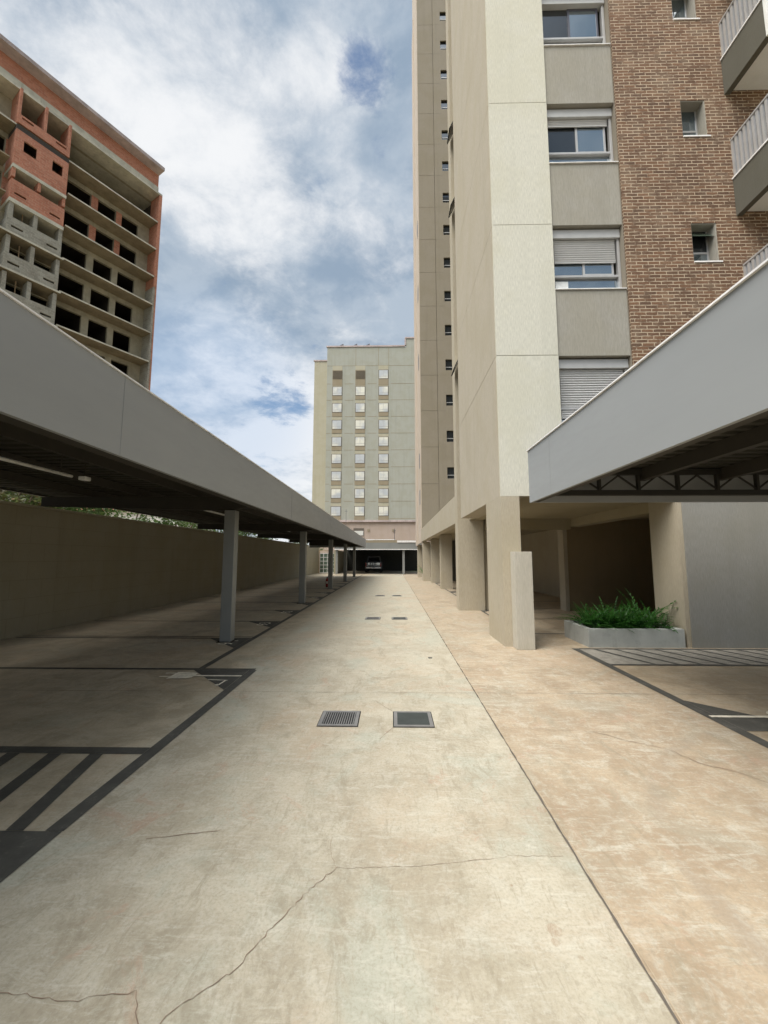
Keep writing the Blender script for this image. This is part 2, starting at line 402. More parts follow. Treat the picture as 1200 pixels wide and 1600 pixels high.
def tag(o, label=None, cat=None, group=None, kind=None):
    for k, v in (('label', label), ('category', cat), ('group', group), ('kind', kind)):
        if v: o[k] = v
    return o
def thing(name, loc, label, cat, group=None, rz=0, local=False):
    o = bpy.data.objects.new(name, None); COL.objects.link(o); o.location = loc; o.rotation_euler = (0, 0, rz); o.empty_display_size = .3
    ORG[o.name] = (0, 0, 0) if local else tuple(loc)
    return tag(o, label, cat, group)
def copy_tree(o, parent=None):
    c = o.copy(); COL.objects.link(c)
    if parent: c.parent = parent; c.matrix_parent_inverse = o.matrix_parent_inverse.copy()
    ORG[c.name] = ORG.get(o.name, (0, 0, 0))
    for ch in [x for x in o.children]: copy_tree(ch, c)
    return c
def wall_xz(mb, x0, x1, y0, y1, z0, z1, holes):
    """wall in the x-z plane with rectangular holes (x0,x1,z0,z1)"""
    xs = sorted({x0, x1, *[h[0] for h in holes], *[h[1] for h in holes]}); xs = [x for x in xs if x0 <= x <= x1]
    for a, b in zip(xs, xs[1:]):
        m = (a + b) / 2; hs = sorted([(h[2], h[3]) for h in holes if h[0] < m < h[1]]); z = z0
        for ha, hb in hs:
            if ha > z: mb.box(a, b, y0, y1, z, ha)
            z = max(z, hb)
        if z < z1: mb.box(a, b, y0, y1, z, z1)
    return mb

# ------------------------------------------------------------------ ground and its markings
gm = MB(); gm.q([(-400, -300, 0), (400, -300, 0), (400, 700, 0), (-400, 700, 0)])
ground = tag(gm.build('ground', 'floor'), kind='structure')
Z1, Z2 = .004, .008
def flat(pts, z=Z1): return [(p[0], p[1], z) for p in pts]
def rect(mb, x0, x1, y0, y1, z=Z1): return mb.q(flat([(x0, y0), (x1, y0), (x1, y1), (x0, y1)], z))
def gchild(name, mb, mat): return mb.build(name, mat, ground)
# bays on the left: hatched strip, charging bay, then numbered bays
m = MB(); rect(m, -7.8, -2.11, 3.665, 3.785)
for i in range(9):
    t = -2.442 - .357 * i; m.q(flat([(t + .2, 2.672), (t + .09, 2.672), (t - .113, 3.662), (t, 3.662)]))
rect(m, -6, -2.0, 1.2, 2.67); rect(m, -2.108, -1.995, 2.674, 6.29); gchild('hatching', m, 'paint_dark')
m = MB(); rect(m, -7.8, -2.03, 6.294, 6.38); gchild('bay_line', m, 'paint_dark')
m = MB(); m.q(flat([(-2.112, 5.375), (-2.112, 6.29), (-2.93, 6.29)])); gchild('bay_corner', m, 'paint_dark')
m = MB(); rect(m, -2.90, -2.80, 6.384, 40); gchild('edge_line', m, 'paint_dark')
YB = [8.66 + 2.27 * i for i in range(14)]
for i, y in enumerate(YB):
    m = MB()
    rect(m, -7.8, -2.905, y, y + .07)
    if i % 3 == 0: rect(m, -7.8, -2.905, y + .17, y + .22)
    gchild('bay_line', m, 'paint_dark')
    if y < 34:
        m = MB(); m.q(flat([(-2.905, y - .88), (-2.905, y - .003), (-3.72, y - .003)])); gchild('bay_corner', m, 'paint_dark')
def ground_text(txt, x, y, size, up='left'):
    cu = bpy.data.curves.new('t', 'FONT'); cu.body = txt; cu.size = size; cu.space_character = 1.1
    to = bpy.data.objects.new('t', cu); COL.objects.link(to); bpy.context.view_layer.update()
    me = bpy.data.meshes.new_from_object(to.evaluated_get(bpy.context.evaluated_depsgraph_get())); bpy.data.objects.remove(to)
    a = R(90) if up == 'left' else R(-90)
    me.transform(Matrix.Translation((x, y, Z2)) @ Matrix.Rotation(a, 4, 'Z'))
    me.materials.clear(); me.materials.append(M['paint_white']); o = bpy.data.objects.new('bay_number', me); COL.objects.link(o); o.parent = ground; return o
for i, y in enumerate(YB[:8]): ground_text(str(94 - i), -3.06, y - .62, .42)
# thin outline numeral, half hidden under the charging symbol
m = MB()
for a, b, w in (((-2.50, 5.795), (-2.22, 5.765), .012), ((-2.245, 5.76), (-2.262, 5.53), .012), ((-2.30, 5.58), (-2.26, 5.545), .022)):
    d = Vector((b[0] - a[0], b[1] - a[1])).normalized(); n = Vector((-d.y, d.x)) * w
    m.q(flat([(a[0] + n.x, a[1] + n.y), (b[0] + n.x, b[1] + n.y), (b[0] - n.x, b[1] - n.y), (a[0] - n.x, a[1] - n.y)], Z2))
gchild('bay_number', m, 'paint_white')
def plug(x, y, s):
    m = MB(); X = lambda v: x + s * v
    rect(m, *sorted((X(0), X(.66))), y - .025, y + .025, Z2)
    m.q(flat([(X(.661), y - .09), (X(.66), y + .10), (X(.72), y + .16), (X(.98), y + .18), (X(.98), y - .15), (X(.72), y - .13)], Z2))
    rect(m, *sorted((X(.981), X(1.13))), y + .10, y + .135, Z2); rect(m, *sorted((X(.981), X(1.13))), y - .07, y - .035, Z2)
    gchild('plug_symbol', m, 'paint_white')
plug(-2.11, 5.978, -1); plug(3.30, 4.60, 1)
# right-hand parking
m = MB(); rect(m, 3.375, 9, 6.67, 7.865); gchild('hatched_ground', m, 'paint_grey')
m = MB(); rect(m, 3.376, 9, 7.79, 7.866, Z2); rect(m, 3.376, 9, 6.672, 6.74, Z2)
for i in range(14):
    t = 3.64 + .36 * i; m.q(flat([(t - .035, 7.787), (t + .035, 7.787), (t + .455, 6.743), (t + .385, 6.743)], Z2))
gchild('hatching', m, 'paint_dark')
m = MB(); rect(m, 3.255, 3.372, -3, 7.87); gchild('edge_line', m, 'paint_dark')
m = MB(); m.q(flat([(3.375, 5.10), (3.375, 4.24), (6.5, 4.24), (6.5, 4.50), (3.86, 4.57)])); gchild('bay_corner', m, 'paint_dark')
# bays below the tower
m = MB(); rect(m, 2.74, 2.80, 8.5, 35); gchild('edge_line', m, 'paint_dark')
for y in (9.3, 11.5, 13.75, 16.0, 18.3, 20.6, 22.9, 25.2, 27.5):
    m = MB(); rect(m, 2.805, 6.9, y, y + .07); gchild('bay_line', m, 'paint_dark')
    if y > 10: m = MB(); m.q(flat([(2.805, y - .004), (3.5, y - .004), (2.805, y - .75)])); gchild('bay_corner', m, 'paint_dark')
# slab joints and cracks
def crack(pts, w, name='crack', mat='crack_fill', step=.05, amp=.012, z=.006):
    m = MB(); P = []
    for a, b in zip(pts, pts[1:]):
        a, b = Vector(a), Vector(b); n = max(1, int((b - a).length / step))
        for k in range(n): P.append(a.lerp(b, k / n) + Vector((random.uniform(-amp, amp), random.uniform(-amp, amp))))
    P.append(Vector(pts[-1])); prev = None
    if name == 'crack': z = .0025
    for i in range(len(P)):
        d = (P[min(i + 1, len(P) - 1)] - P[max(i - 1, 0)]).normalized(); n = Vector((-d.y, d.x)); ww = w * random.uniform(.35, 1.3)
        cur = (P[i] + n * ww / 2, P[i] - n * ww / 2)
        if prev: m.q(flat([prev[0], prev[1], cur[1], cur[0]], z))
        prev = cur
    return gchild(name, m, mat)
crack([(1.012, -3), (1.012, 40)], .013, 'slab_joint', 'joint_dark', .06, .0022)
crack([(1.030, -3), (1.030, 40)], .005, 'slab_joint', 'joint_pale', .12, .002)
crack([(-7.8, 5.30), (1.0, 5.31)], .006, 'slab_joint', 'joint_dark', .3, .002); crack([(1.04, 5.32), (9, 5.30)], .006, 'slab_joint', 'joint_dark', .3, .002)
for y in (12.3, 19.2, 26.1, 33): crack([(-7.8, y), (1.0, y)], .006, 'slab_joint', 'joint_dark', .3, .002)
crack([(-.876, 1.60), (-.776, 1.729), (-.63, 1.853), (-.589, 1.966), (-.492, 2.13), (-.401, 2.284), (-.304, 2.408)], .0036, step=.022, amp=.009)
crack([(-.304, 2.408), (-.048, 2.422), (.123, 2.426), (.441, 2.479), (.661, 2.518), (.945, 2.524)], .0022, step=.022, amp=.006)
crack([(-1.5, 1.75), (-1.2, 1.72), (-.98, 1.76), (-.876, 1.60)], .0035, step=.025, amp=.008)
crack([(-.304, 2.408), (-.36, 2.55), (-.36, 2.66)], .0018, step=.03, amp=.005)
crack([(1.1, 4.28), (1.984, 4.196), (2.331, 4.174)], .003, step=.05, amp=.01)
crack([(1.9, 4.2), (2.2, 3.95), (2.366, 3.858), (2.49, 3.58), (2.656, 3.474), (2.80, 3.25)], .007, step=.04, amp=.01)
crack([(-.12, 4.0), (-.03, 4.2), (.016, 4.27)], .006, step=.03, amp=.004)
crack([(.016, 4.666), (-.1, 4.85), (-.2, 5.02)], .004, step=.03, amp=.004)
crack([(-1.45, 2.62), (-1.25, 2.66), (-1.05, 2.7)], .005, step=.03, amp=.006)
# ------------------------------------------------------------------ drain grates
def drain(x0, x1, y0, y1, along, label):
    t = thing('drain_grate', ((x0 + x1) / 2, (y0 + y1) / 2, 0), label, 'drain grate', 'drain grates down the middle of the driveway')
    w = .035; a = .012
    m = MB(); rect(m, x0 - .009, x1 + .009, y0 - .009, y1 + .009, Z1); m.build('pit', 'black', t)  # no real hollow: its shade is a flat black sheet under the bars
    m = MB(); m.box(x0, x1, y0, y0 + w, .005, a); m.box(x0, x1, y1 - w, y1, .005, a); m.box(x0, x0 + w, y0 + w, y1 - w, .005, a); m.box(x1 - w, x1, y0 + w, y1 - w, .005, a)
    m.build('frame', 'grate_metal', t)
    m = MB()
    if along == 'y':
        n = 14
        for k in range(n):
            x = x0 + w + (x1 - x0 - 2 * w) * (k + .5) / n; m.box(x - .0045, x + .0045, y0 + w, y1 - w, .006, .010)
        m.build('bars', 'grate_metal', t)
    else:
        n = 16
        for k in range(n):
            y = y0 + w + (y1 - y0 - 2 * w) * (k + .5) / n; m.box(x0 + w, x1 - w, y - .0085, y + .0085, .006, .010)
        m.build('bars', 'grate_dark', t)
drain(-.74, -.35, 4.275, 4.668, 'y', 'nearest left drain grate, grey bars running away from the viewer')
drain(.012, .402, 4.27, 4.668, 'x', 'nearest right drain grate with dark closed crosswise slats, beside the long slab joint')
drain(-.73, -.34, 11.35, 11.75, 'y', 'left drain grate of the second pair, pale bars, in the middle distance')
drain(-.01, .39, 11.35, 11.75, 'x', 'right drain grate of the second pair, dark, in the middle distance')
drain(-.73, -.34, 18.1, 18.5, 'y', 'left drain grate of the farthest pair on the driveway')
drain(-.01, .39, 18.1, 18.5, 'x', 'right drain grate of the farthest pair on the driveway')
t = thing('drain_cover', (.62, 7.1, 0), 'tiny round metal cap in the floor between the first and second drain pairs', 'drain cap')
MB().tube((.62, 7.1, .001), (.62, 7.1, .006), .035, seg=16).build('cap', 'grate_dark', t)

# ------------------------------------------------------------------ carports
def corrugated(mb, x0, x1, y0, y1, z, pitch=.2, h=.04):
    """trapezoidal sheet, ribs running along x"""
    y = y0
    while y < y1:
        prof = [(y, z), (y + pitch * .45, z), (y + pitch * .55, z + h), (y + pitch * .9, z + h), (y + pitch, z)]
        for a, b in zip(prof, prof[1:]):
            mb.q([(x0, a[0], a[1]), (x1, a[0], a[1]), (x1, b[0], b[1]), (x0, b[0], b[1])])
            mb.q([(x0, a[0], a[1] + .006), (x1, a[0], a[1] + .006), (x1, b[0], b[1] + .006), (x0, b[0], b[1] + .006)])
        y += pitch
t = thing('carport', (-5, 16, 0), 'long grey metal carport along the left side wall', 'carport')
ZB, ZT = 2.505, 3.20
MB().box(-2.34, -2.30, -5, 36.2, ZB, ZT).box(-7.2, -2.345, 36.16, 36.2, ZB, ZT).build('fascia', 'fascia_paint', t)
MB().box(-2.40, -2.285, -5, 36.22, ZT + .002, ZT + .014).build('cap_flashing', 'white_trim', t)
MB().box(-2.47, -2.342, -5, 36.15, ZB + .002, ZB + .035).box(-7.78, -7.70, -5, 36.15, 2.99, 3.025).build('edge_trim', 'beam_steel', t)
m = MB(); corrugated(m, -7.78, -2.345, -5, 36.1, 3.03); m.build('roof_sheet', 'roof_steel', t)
for x in (-3.0, -4.0, -5.1, -6.2): MB().box(x - .03, x + .03, -5, 36.1, 2.89, 3.025).build('purlin', 'beam_steel', t)
cols_l = [8.4 + 6.9 * k for k in range(5)]
for y in [1.5 - 5.4] + [1.5] + cols_l:
    if y < 0: continue
    MB().prism([(-7.22, 2.70), (-3.4, 2.60), (-2.5, 2.72), (-2.5, 2.885), (-7.22, 2.885)], 'y', y - .06, y + .06).build('beam', 'beam_steel', t)
for y in cols_l:
    p = MB().box(-3.39, -3.17, y - .11, y + .11, .012, 2.598).build('post', 'post_paint', t, bevel=.012)
    MB().box(-3.43, -3.13, y - .15, y + .15, .001, .012).build('base_plate', 'beam_steel', p)
for y0, y1 in ((2.9, 5.55), (9.2, 10.9), (15.6, 17.8)):
    l = thing('tube_light', (-4.41, (y0 + y1) / 2, 2.76), {2.9: 'white tube light under the near end of the left carport roof', 9.2: 'white tube light under the left carport just before its nearest post', 15.6: 'white tube light under the left carport behind its second post'}[y0], 'tube light', 'tube lights under the left carport')
    MB().tube((-4.41, y0, 2.76), (-4.41, y1, 2.76), .022).build('tube', 'tube_white', l, smooth=True)
    MB().box(-4.43, -4.39, y0, y1, 2.784, 2.80).build('batten', 'beam_steel', l)
    for yy in (y0 + .2, y1 - .2): MB().box(-4.415, -4.405, yy, yy + .02, 2.80, 3.028).build('bracket', 'beam_steel', l)
l = thing('motion_sensor', (-4.36, 5.75, 2.77), 'small white sensor box beside the end of the near tube light', 'sensor')
MB().box(-4.42, -4.32, 5.68, 5.80, 2.735, 2.79).build('housing', 'tube_white', l, bevel=.012); MB().box(-4.375, -4.365, 5.73, 5.74, 2.79, 3.028).build('bracket', 'beam_steel', l)

for y in (3.4, 9.4, 15.4, 21.4, 27.4, 33.4): MB().box(-2.299, -2.297, y - .006, y + .006, ZB + .003, ZT - .003).build('panel_seam', 'fascia_paint', t)
t = thing('carport', (5, 2, 0), 'grey metal carport at the near right with white capped fascia', 'carport')
MB().box(2.2, 2.24, -5, 6.65, 2.52, 3.36).box(2.244, 8.6, 6.61, 6.65, 2.52, 3.36).build('fascia', 'fascia_paint', t)
MB().box(2.18, 2.30, -5, 6.67, 3.362, 3.376).box(2.302, 8.6, 6.60, 6.67, 3.362, 3.376).build('cap_flashing', 'white_trim', t)
MB().box(2.197, 2.199, 5.74, 5.75, 2.523, 3.357).build('panel_seam', 'fascia_paint', t)
MB().box(2.244, 2.33, -5, 6.605, 2.522, 2.55).build('edge_trim', 'beam_steel', t)
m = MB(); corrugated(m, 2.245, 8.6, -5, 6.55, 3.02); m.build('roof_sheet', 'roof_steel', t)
for x in (2.75, 3.9, 5.1, 6.3, 7.5): MB().box(x - .05, x + .05, -5, 6.5, 2.84, 3.018).build('purlin', 'beam_steel', t)
MB().box(2.245, 8.5, 6.38, 6.46, 2.60, 2.68).box(2.245, 8.5, 6.38, 6.46, 2.92, 3.0).build('truss_chord', 'truss_steel', t)
m = MB()
for k in range(10):
    x = 2.6 + .6 * k; m.box(x - .02, x + .02, 6.39, 6.45, 2.68, 2.92)
    m.tube((x, 6.42, 2.69), (x + .3, 6.42, 2.91), .015, seg=6); m.tube((x + .6, 6.42, 2.69), (x + .3, 6.42, 2.91), .015, seg=6)
m.build('truss_web', 'truss_steel', t)
for y in (1.2, -3.5): MB().box(2.335, 8.5, y - .06, y + .06, 2.70, 2.838).build('beam', 'beam_steel', t)
for y in (-3.5,): MB().box(4.0, 4.22, y - .11, y + .11, .002, 2.698).build('post', 'post_paint', t, bevel=.01)
for x in (8.3,): MB().box(x, x + .22, 1.1, 1.32, .002, 2.698).build('post', 'post_paint', t, bevel=.01)

t = thing('carport', (-1.5, 46, 0), 'dark grey carport across the far end of the driveway', 'carport')
MB().box(-5.7, 2.9, 41, 41.04, 2.44, 3.10).build('fascia', 'post_paint', t)
MB().box(-5.7, .45, 41.0, 41.3, 3.105, 3.34).build('parapet', 'render_tan', t)
MB().box(-5.72, 2.9, 40.97, 40.995, 2.40, 2.47).build('edge_trim', 'white_trim', t)
MB().box(.47, 2.9, 40.93, 41.2, 3.12, 3.30).build('cap_flashing', 'white_trim', t)
m = MB(); corrugated(m, -5.7, 2.9, 41.06, 52, 3.0, .25); m.build('roof_sheet', 'roof_steel', t)
for x in (-5.5, 1.1): MB().box(x - .11, x + .11, 41.2, 41.42, .002, 2.43).build('post', 'post_paint', t, bevel=.01)
for x in (-5.5, 1.1, 2.85): MB().box(x - .06, x + .06, 41.42, 52, 2.55, 2.9).build('beam', 'beam_steel', t)

# ------------------------------------------------------------------ boundary walls
w = thing('boundary_wall', (-8.0, 20, 0), 'long plain plastered boundary wall behind the left carport', 'wall')
MB().box(-8.1, -7.9, -6, 45.0, .0, 2.75).build('wall', 'render_wall', w)
MB().box(-8.13, -7.87, -6, 45.0, 2.752, 2.79).build('coping', 'render_wall', w)
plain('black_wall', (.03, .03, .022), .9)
w = thing('boundary_wall', (-2, 52.2, 0), 'dark rear wall behind the parked pickup', 'wall')
MB().box(-5.7, 5, 52.1, 52.3, 0, 3.0).build('wall', 'black_wall', w)
w = thing('boundary_wall', (-5.8, 47, 0), 'brown side wall of the far carport right of the glazed gate', 'wall')
MB().box(-5.95, -5.75, 42.5, 52.0, 0, 2.38).build('wall', 'render_wall', w)

# glazed gate at the far left
g_ = thing('gate', (-6.9, 43.5, 0), 'glazed gate of small square panes at the far end of the left wall', 'gate')
m = MB(); x0, x1, z0, z1 = -7.55, -6.0, .08, 2.06
for k in range(5): x = x0 + (x1 - x0) * k / 4; m.box(x - .02, x + .02, 43.48, 43.52, z0, z1)
for k in range(6): z = z0 + (z1 - z0) * k / 5; m.box(x0 - .02, x1 + .02, 43.47, 43.53, z - .02, z + .02)
m.build('grid', 'white_trim', g_); MB().box(x0, x1, 43.495, 43.505, z0, z1).build('pane', 'glass_green', g_)
MB().box(x0 - .12, x0 - .03, 43.45, 43.55, 0, 2.3).box(x0 - .12, x1 + .1, 43.45, 43.55, 2.302, 2.38).build('frame', 'timber', g_)

# fire extinguisher
f_ = thing('fire_extinguisher', (-3.65, 23.5, 0), 'small red fire extinguisher standing beside a carport post', 'fire extinguisher')
prof = [(0, .085), (.42, .085), (.47, .07), (.50, .03)]
m = MB(); m.tube((-3.65, 23.5, .03), (-3.65, 23.5, .42), .085, seg=14); m.tube((-3.65, 23.5, .42), (-3.65, 23.5, .50), .085, .03, 14); m.build('cylinder', 'red_paint', f_, smooth=False)
MB().tube((-3.65, 23.5, .50), (-3.65, 23.5, .56), .025).box(-3.72, -3.58, 23.48, 23.52, .56, .58).build('valve', 'black', f_)
MB().tube((-3.58, 23.5, .55), (-3.53, 23.48, .40), .012, seg=6).tube((-3.53, 23.48, .40), (-3.55, 23.46, .18), .012, seg=6).build('hose', 'rubber', f_)
MB().prism([(-3.685, .20), (-3.615, .20), (-3.615, .32), (-3.685, .32)], 'y', 23.405, 23.413).build('sticker', 'paper_white', f_)
MB().tube((-3.65, 23.5, .0), (-3.65, 23.5, .03), .075, seg=14).build('foot_ring', 'rubber', f_)

# ------------------------------------------------------------------ pickup truck
def loft(mb, secs):
    """secs: list of closed rings with the same number of points"""
    n = len(secs[0]); base = len(mb.v)
    for s_ in secs: mb.v += [tuple(p) for p in s_]
    for i in range(len(secs) - 1):
        for k in range(n):
            a = base + i * n + k; b = base + i * n + (k + 1) % n; mb.f.append((a, b, b + n, a + n))
    mb.f.append(tuple(base + k for k in range(n))); mb.f.append(tuple(base + (len(secs) - 1) * n + k for k in reversed(range(n))))
PX, PY = -2.07, 45.6
t = thing('pickup_truck', (PX, PY + 2.4, 0), 'dark pickup truck with silvery tailgate parked under the far carport', 'pickup truck')
def ring(y, hw, z0, z1, top=None):
    top = top or hw
    return [(PX - hw * .94, y, z0), (PX + hw * .94, y, z0), (PX + hw, y, z0 + .15), (PX + hw, y, z1 - .18), (PX + top, y, z1), (PX - top, y, z1), (PX - hw, y, z1 - .18), (PX - hw, y, z0 + .15)]
m = MB(); loft(m, [ring(PY + .06, .86, .48, 1.08), ring(PY + .2, .90, .42, 1.10), ring(PY + 1.7, .92, .40, 1.12), ring(PY + 3.7, .92, .40, 1.08), ring(PY + 4.7, .90, .42, 1.0), ring(PY + 5.1, .80, .45, .85)])
m.build('body', 'car_paint', t, bevel=.01)
m = MB(); loft(m, [[(PX - .80, PY + 1.7, 1.12), (PX + .80, PY + 1.7, 1.12), (PX + .66, PY + 1.85, 1.76), (PX - .66, PY + 1.85, 1.76)], [(PX - .82, PY + 2.4, 1.12), (PX + .82, PY + 2.4, 1.12), (PX + .68, PY + 2.3, 1.80), (PX - .68, PY + 2.3, 1.80)], [(PX - .82, PY + 4.0, 1.08), (PX + .82, PY + 4.0, 1.08), (PX + .64, PY + 3.1, 1.76), (PX - .64, PY + 3.1, 1.76)]])
cab = m.build('cab', 'car_paint', t, bevel=.03)
MB().q([(PX - .66, PY + 1.70, 1.2), (PX + .66, PY + 1.70, 1.2), (PX + .56, PY + 1.81, 1.66), (PX - .56, PY + 1.81, 1.66)]).build('rear_window', 'glass_dark', cab)
tg = MB().box(PX - .72, PX + .72, PY, PY + .06, .62, 1.10).build('tailgate', 'car_tail', t, bevel=.02)
MB().box(PX - .12, PX + .12, PY - .02, PY - .002, .92, .98).build('handle', 'chrome', tg)
MB().box(PX - .80, PX + .80, PY - .12, PY + .02, .46, .60).build('bumper', 'chrome', t, bevel=.02)
MB().box(PX - .2, PX + .2, PY - .135, PY - .122, .47, .59).build('number_plate', 'paper_white', t)
for s_ in (-1, 1):
    MB().box(PX + s_ * .745, PX + s_ * .86, PY - .005, PY + .08, .66, 1.06).build('tail_light', 'red_paint', t)
    MB().box(PX + s_ * .93, PX + s_ * 1.08, PY + 3.45, PY + 3.6, 1.12, 1.30).build('mirror', 'black', t, bevel=.02)
    MB().tube((PX + s_ * .70, PY + 1.75, 1.12), (PX + s_ * .58, PY + .9, 1.12), .025, seg=6).tube((PX + s_ * .62, PY + 1.5, 1.12), (PX + s_ * .60, PY + 1.55, 1.72), .03, seg=6).build('roll_bar', 'black', t)
    for yy in (PY + .95, PY + 4.15):
        wh = MB().tube((PX + s_ * .70, yy, .37), (PX + s_ * .93, yy, .37), .37, seg=24).build('wheel', 'rubber', t)
        MB().tube((PX + s_ * .905, yy, .37), (PX + s_ * .935, yy, .37), .22, seg=16).build('rim', 'chrome', wh)

# ------------------------------------------------------------------ near tower
TL = 'near apartment tower with pale render pilaster, brown brick front and balconies'
T = thing('apartment_tower', (7, 12, 0), TL, 'apartment building')
TOP = 46
# pale pilaster: front face pale, in storey-high slabs of render separated by grooves
heads = [5.67 + 2.85 * k for k in range(15)]
lv = [2.83] + heads
m = MB(); ms = MB()
for a, b in zip(lv, lv[1:]):
    m.box(2.10, 3.33, 8.0, 8.06, a + (.0 if a == 2.83 else .012), b)
    ms.box(2.09, 2.6, 8.062, 12.65, a + (.0 if a == 2.83 else .012), b)
m.build('pilaster', 'render_pale', T); ms.build('side_wall', 'render_beige', T)
MB().box(2.105, 3.32, 8.07, 8.4, 2.85, TOP).box(2.11, 2.5, 8.41, 12.6, 2.85, TOP).build('joint_backing', 'joint_dark', T)
MB().box(2.09, 2.45, 8.0, 9.25, 0, 2.828).build('pillar', 'render_side', T)
# volume behind, so that the tower is solid
m = MB(); m.box(2.62, 14, 8.75, 13.8, 3.05, TOP); m.build('core_volume', 'render_grey', T)
# recessed slot with awning windows, then the thin fin
MB().box(2.55, 2.618, 12.66, 13.3, 2.83, TOP).build('slot_wall', 'render_dark', T)
MB().box(2.09, 2.9, 13.3, 13.85, 0, TOP).build('fin', 'render_side', T)
m = MB(); m.box(2.902, 3.9, 13.4, 13.8, 0, 2.83); m.build('pillar', 'render_side', T)
for k in range(14):
    h = heads[k] - .08
    wdw = MB().box(2.50, 2.545, 12.70, 13.27, h - 1.1, h).build('slot_window', 'aluminium_dark', T)
    if k in (1, 3, 4):
        sash = MB().q([(2.36, 12.72, h), (2.36, 13.25, h), (1.99, 13.25, h - .80), (1.99, 12.72, h - .80)]).q([(2.345, 12.72, h), (2.345, 13.25, h), (1.975, 13.25, h - .80), (1.975, 12.72, h - .80)]).build('sash', 'glass_sky_reflect', wdw)
        m = MB()
        for yy in (12.72, 13.25): m.tube((2.35, yy, h), (1.98, yy, h - .8), .018, seg=6)
        m.tube((1.98, 12.72, h - .8), (1.98, 13.25, h - .8), .018, seg=6); m.tube((2.165, 12.72, h - .4), (2.165, 13.25, h - .4), .012, seg=6)
        m.build('sash_frame', 'black', wdw)
# window bay
WX0, WX1 = 3.335, 4.775
for k in range(15):
    h = heads[k]; MB().box(WX0, WX1, 8.03, 8.22, h + .002, h + 2.85 - 1.42 - .03).build('spandrel', 'render_grey', T)
MB().box(WX0, WX1, 8.03, 8.22, 2.83, 4.22).build('spandrel', 'render_grey', T)
MB().box(WX1 + .004, 4.80, 8.035, 8.4, 2.83, TOP).build('reveal', 'render_line', T)
MB().box(WX0, WX1, 8.45, 8.5, 2.83, TOP).build('room_shade', 'concrete_inside_shade', T)
drop = [1.0, .42, .13, .0, .3, .0, .5, .2, .0, .6, .1, .0, .3, .0, 0]
for k in range(9):
    h = heads[k]; s0 = h - 1.42; fm = 'aluminium' if k != 3 else 'aluminium_dark'
    wdw = thing('tmp', (0, 0, 0), None, None)
    bpy.data.objects.remove(wdw)
    m = MB(); m.box(WX0 + .002, WX0 + .045, 8.16, 8.26, s0, h - .22); m.box(WX1 - .055, WX1 - .002, 8.16, 8.26, s0, h - .22)
    m.box(WX0 + .047, WX1 - .057, 8.17, 8.26, s0, s0 + .03); m.box(WX0 + .047, WX1 - .057, 8.165, 8.255, s0 + .355, s0 + .40)
    wdw = m.build('window', 'aluminium', T, bevel=.004)
    MB().box(WX0 + .002, WX1 - .002, 8.12, 8.28, h - .215, h - .03).build('shutter_box', 'shutter', wdw, bevel=.006)
    MB().box(WX0 - .0, WX1 + .003, 8.0, 8.22, s0 - .018, s0 - .002).build('sill', 'white_trim', wdw)
    zt, zb = h - .22, h - .22 - drop[k] * (1.20 if k else .98)
    if drop[k] > 0:
        m = MB(); z = zt
        while z > zb + .02: m.prism([(8.185, z - .004), (8.172, z - .025), (8.185, z - .046), (8.20, z - .046), (8.20, z - .004)], 'x', WX0 + .08, WX1 - .09); z -= .05
        m.box(WX0 + .08, WX1 - .09, 8.178, 8.205, z - .02, z + .0)
        m.build('shutter', 'shutter', wdw)
    xm = (WX0 + WX1) / 2 - (.02 if k != 3 else .05)
    zl, zh = s0 + .42, h - .22
    MB().box(WX0 + .048, WX1 - .058, 8.235, 8.24, s0 + .03, s0 + .34).build('pane', 'glass', wdw)
    m = MB(); m.box(xm - .025, xm + .02, 8.215, 8.235, zl, zh); m.box(xm + .02, WX1 - .12, 8.215, 8.235, zl, zl + .04); m.box(xm + .02, WX1 - .12, 8.215, 8.235, zh - .05, zh); m.box(WX1 - .16, WX1 - .12, 8.215, 8.235, zl + .04, zh - .05)
    m.build('sash', fm, wdw)
    MB().box(xm + .02, WX1 - .16, 8.222, 8.226, zl + .04, zh - .05).build('pane', 'glass', wdw)
    if k == 1: MB().box(WX0 + .065, xm - .03, 8.232, 8.236, zl + .03, zh - .05).build('pane', 'glass', wdw); MB().box(WX0 + .10, WX0 + .36, 8.224, 8.230, s0 + .06, s0 + .30).build('poster', 'paper_white', wdw)
    else: MB().box(WX0 + .065, xm - .03, 8.232, 8.236, zl, zh).build('pane', 'glass_dark', wdw)
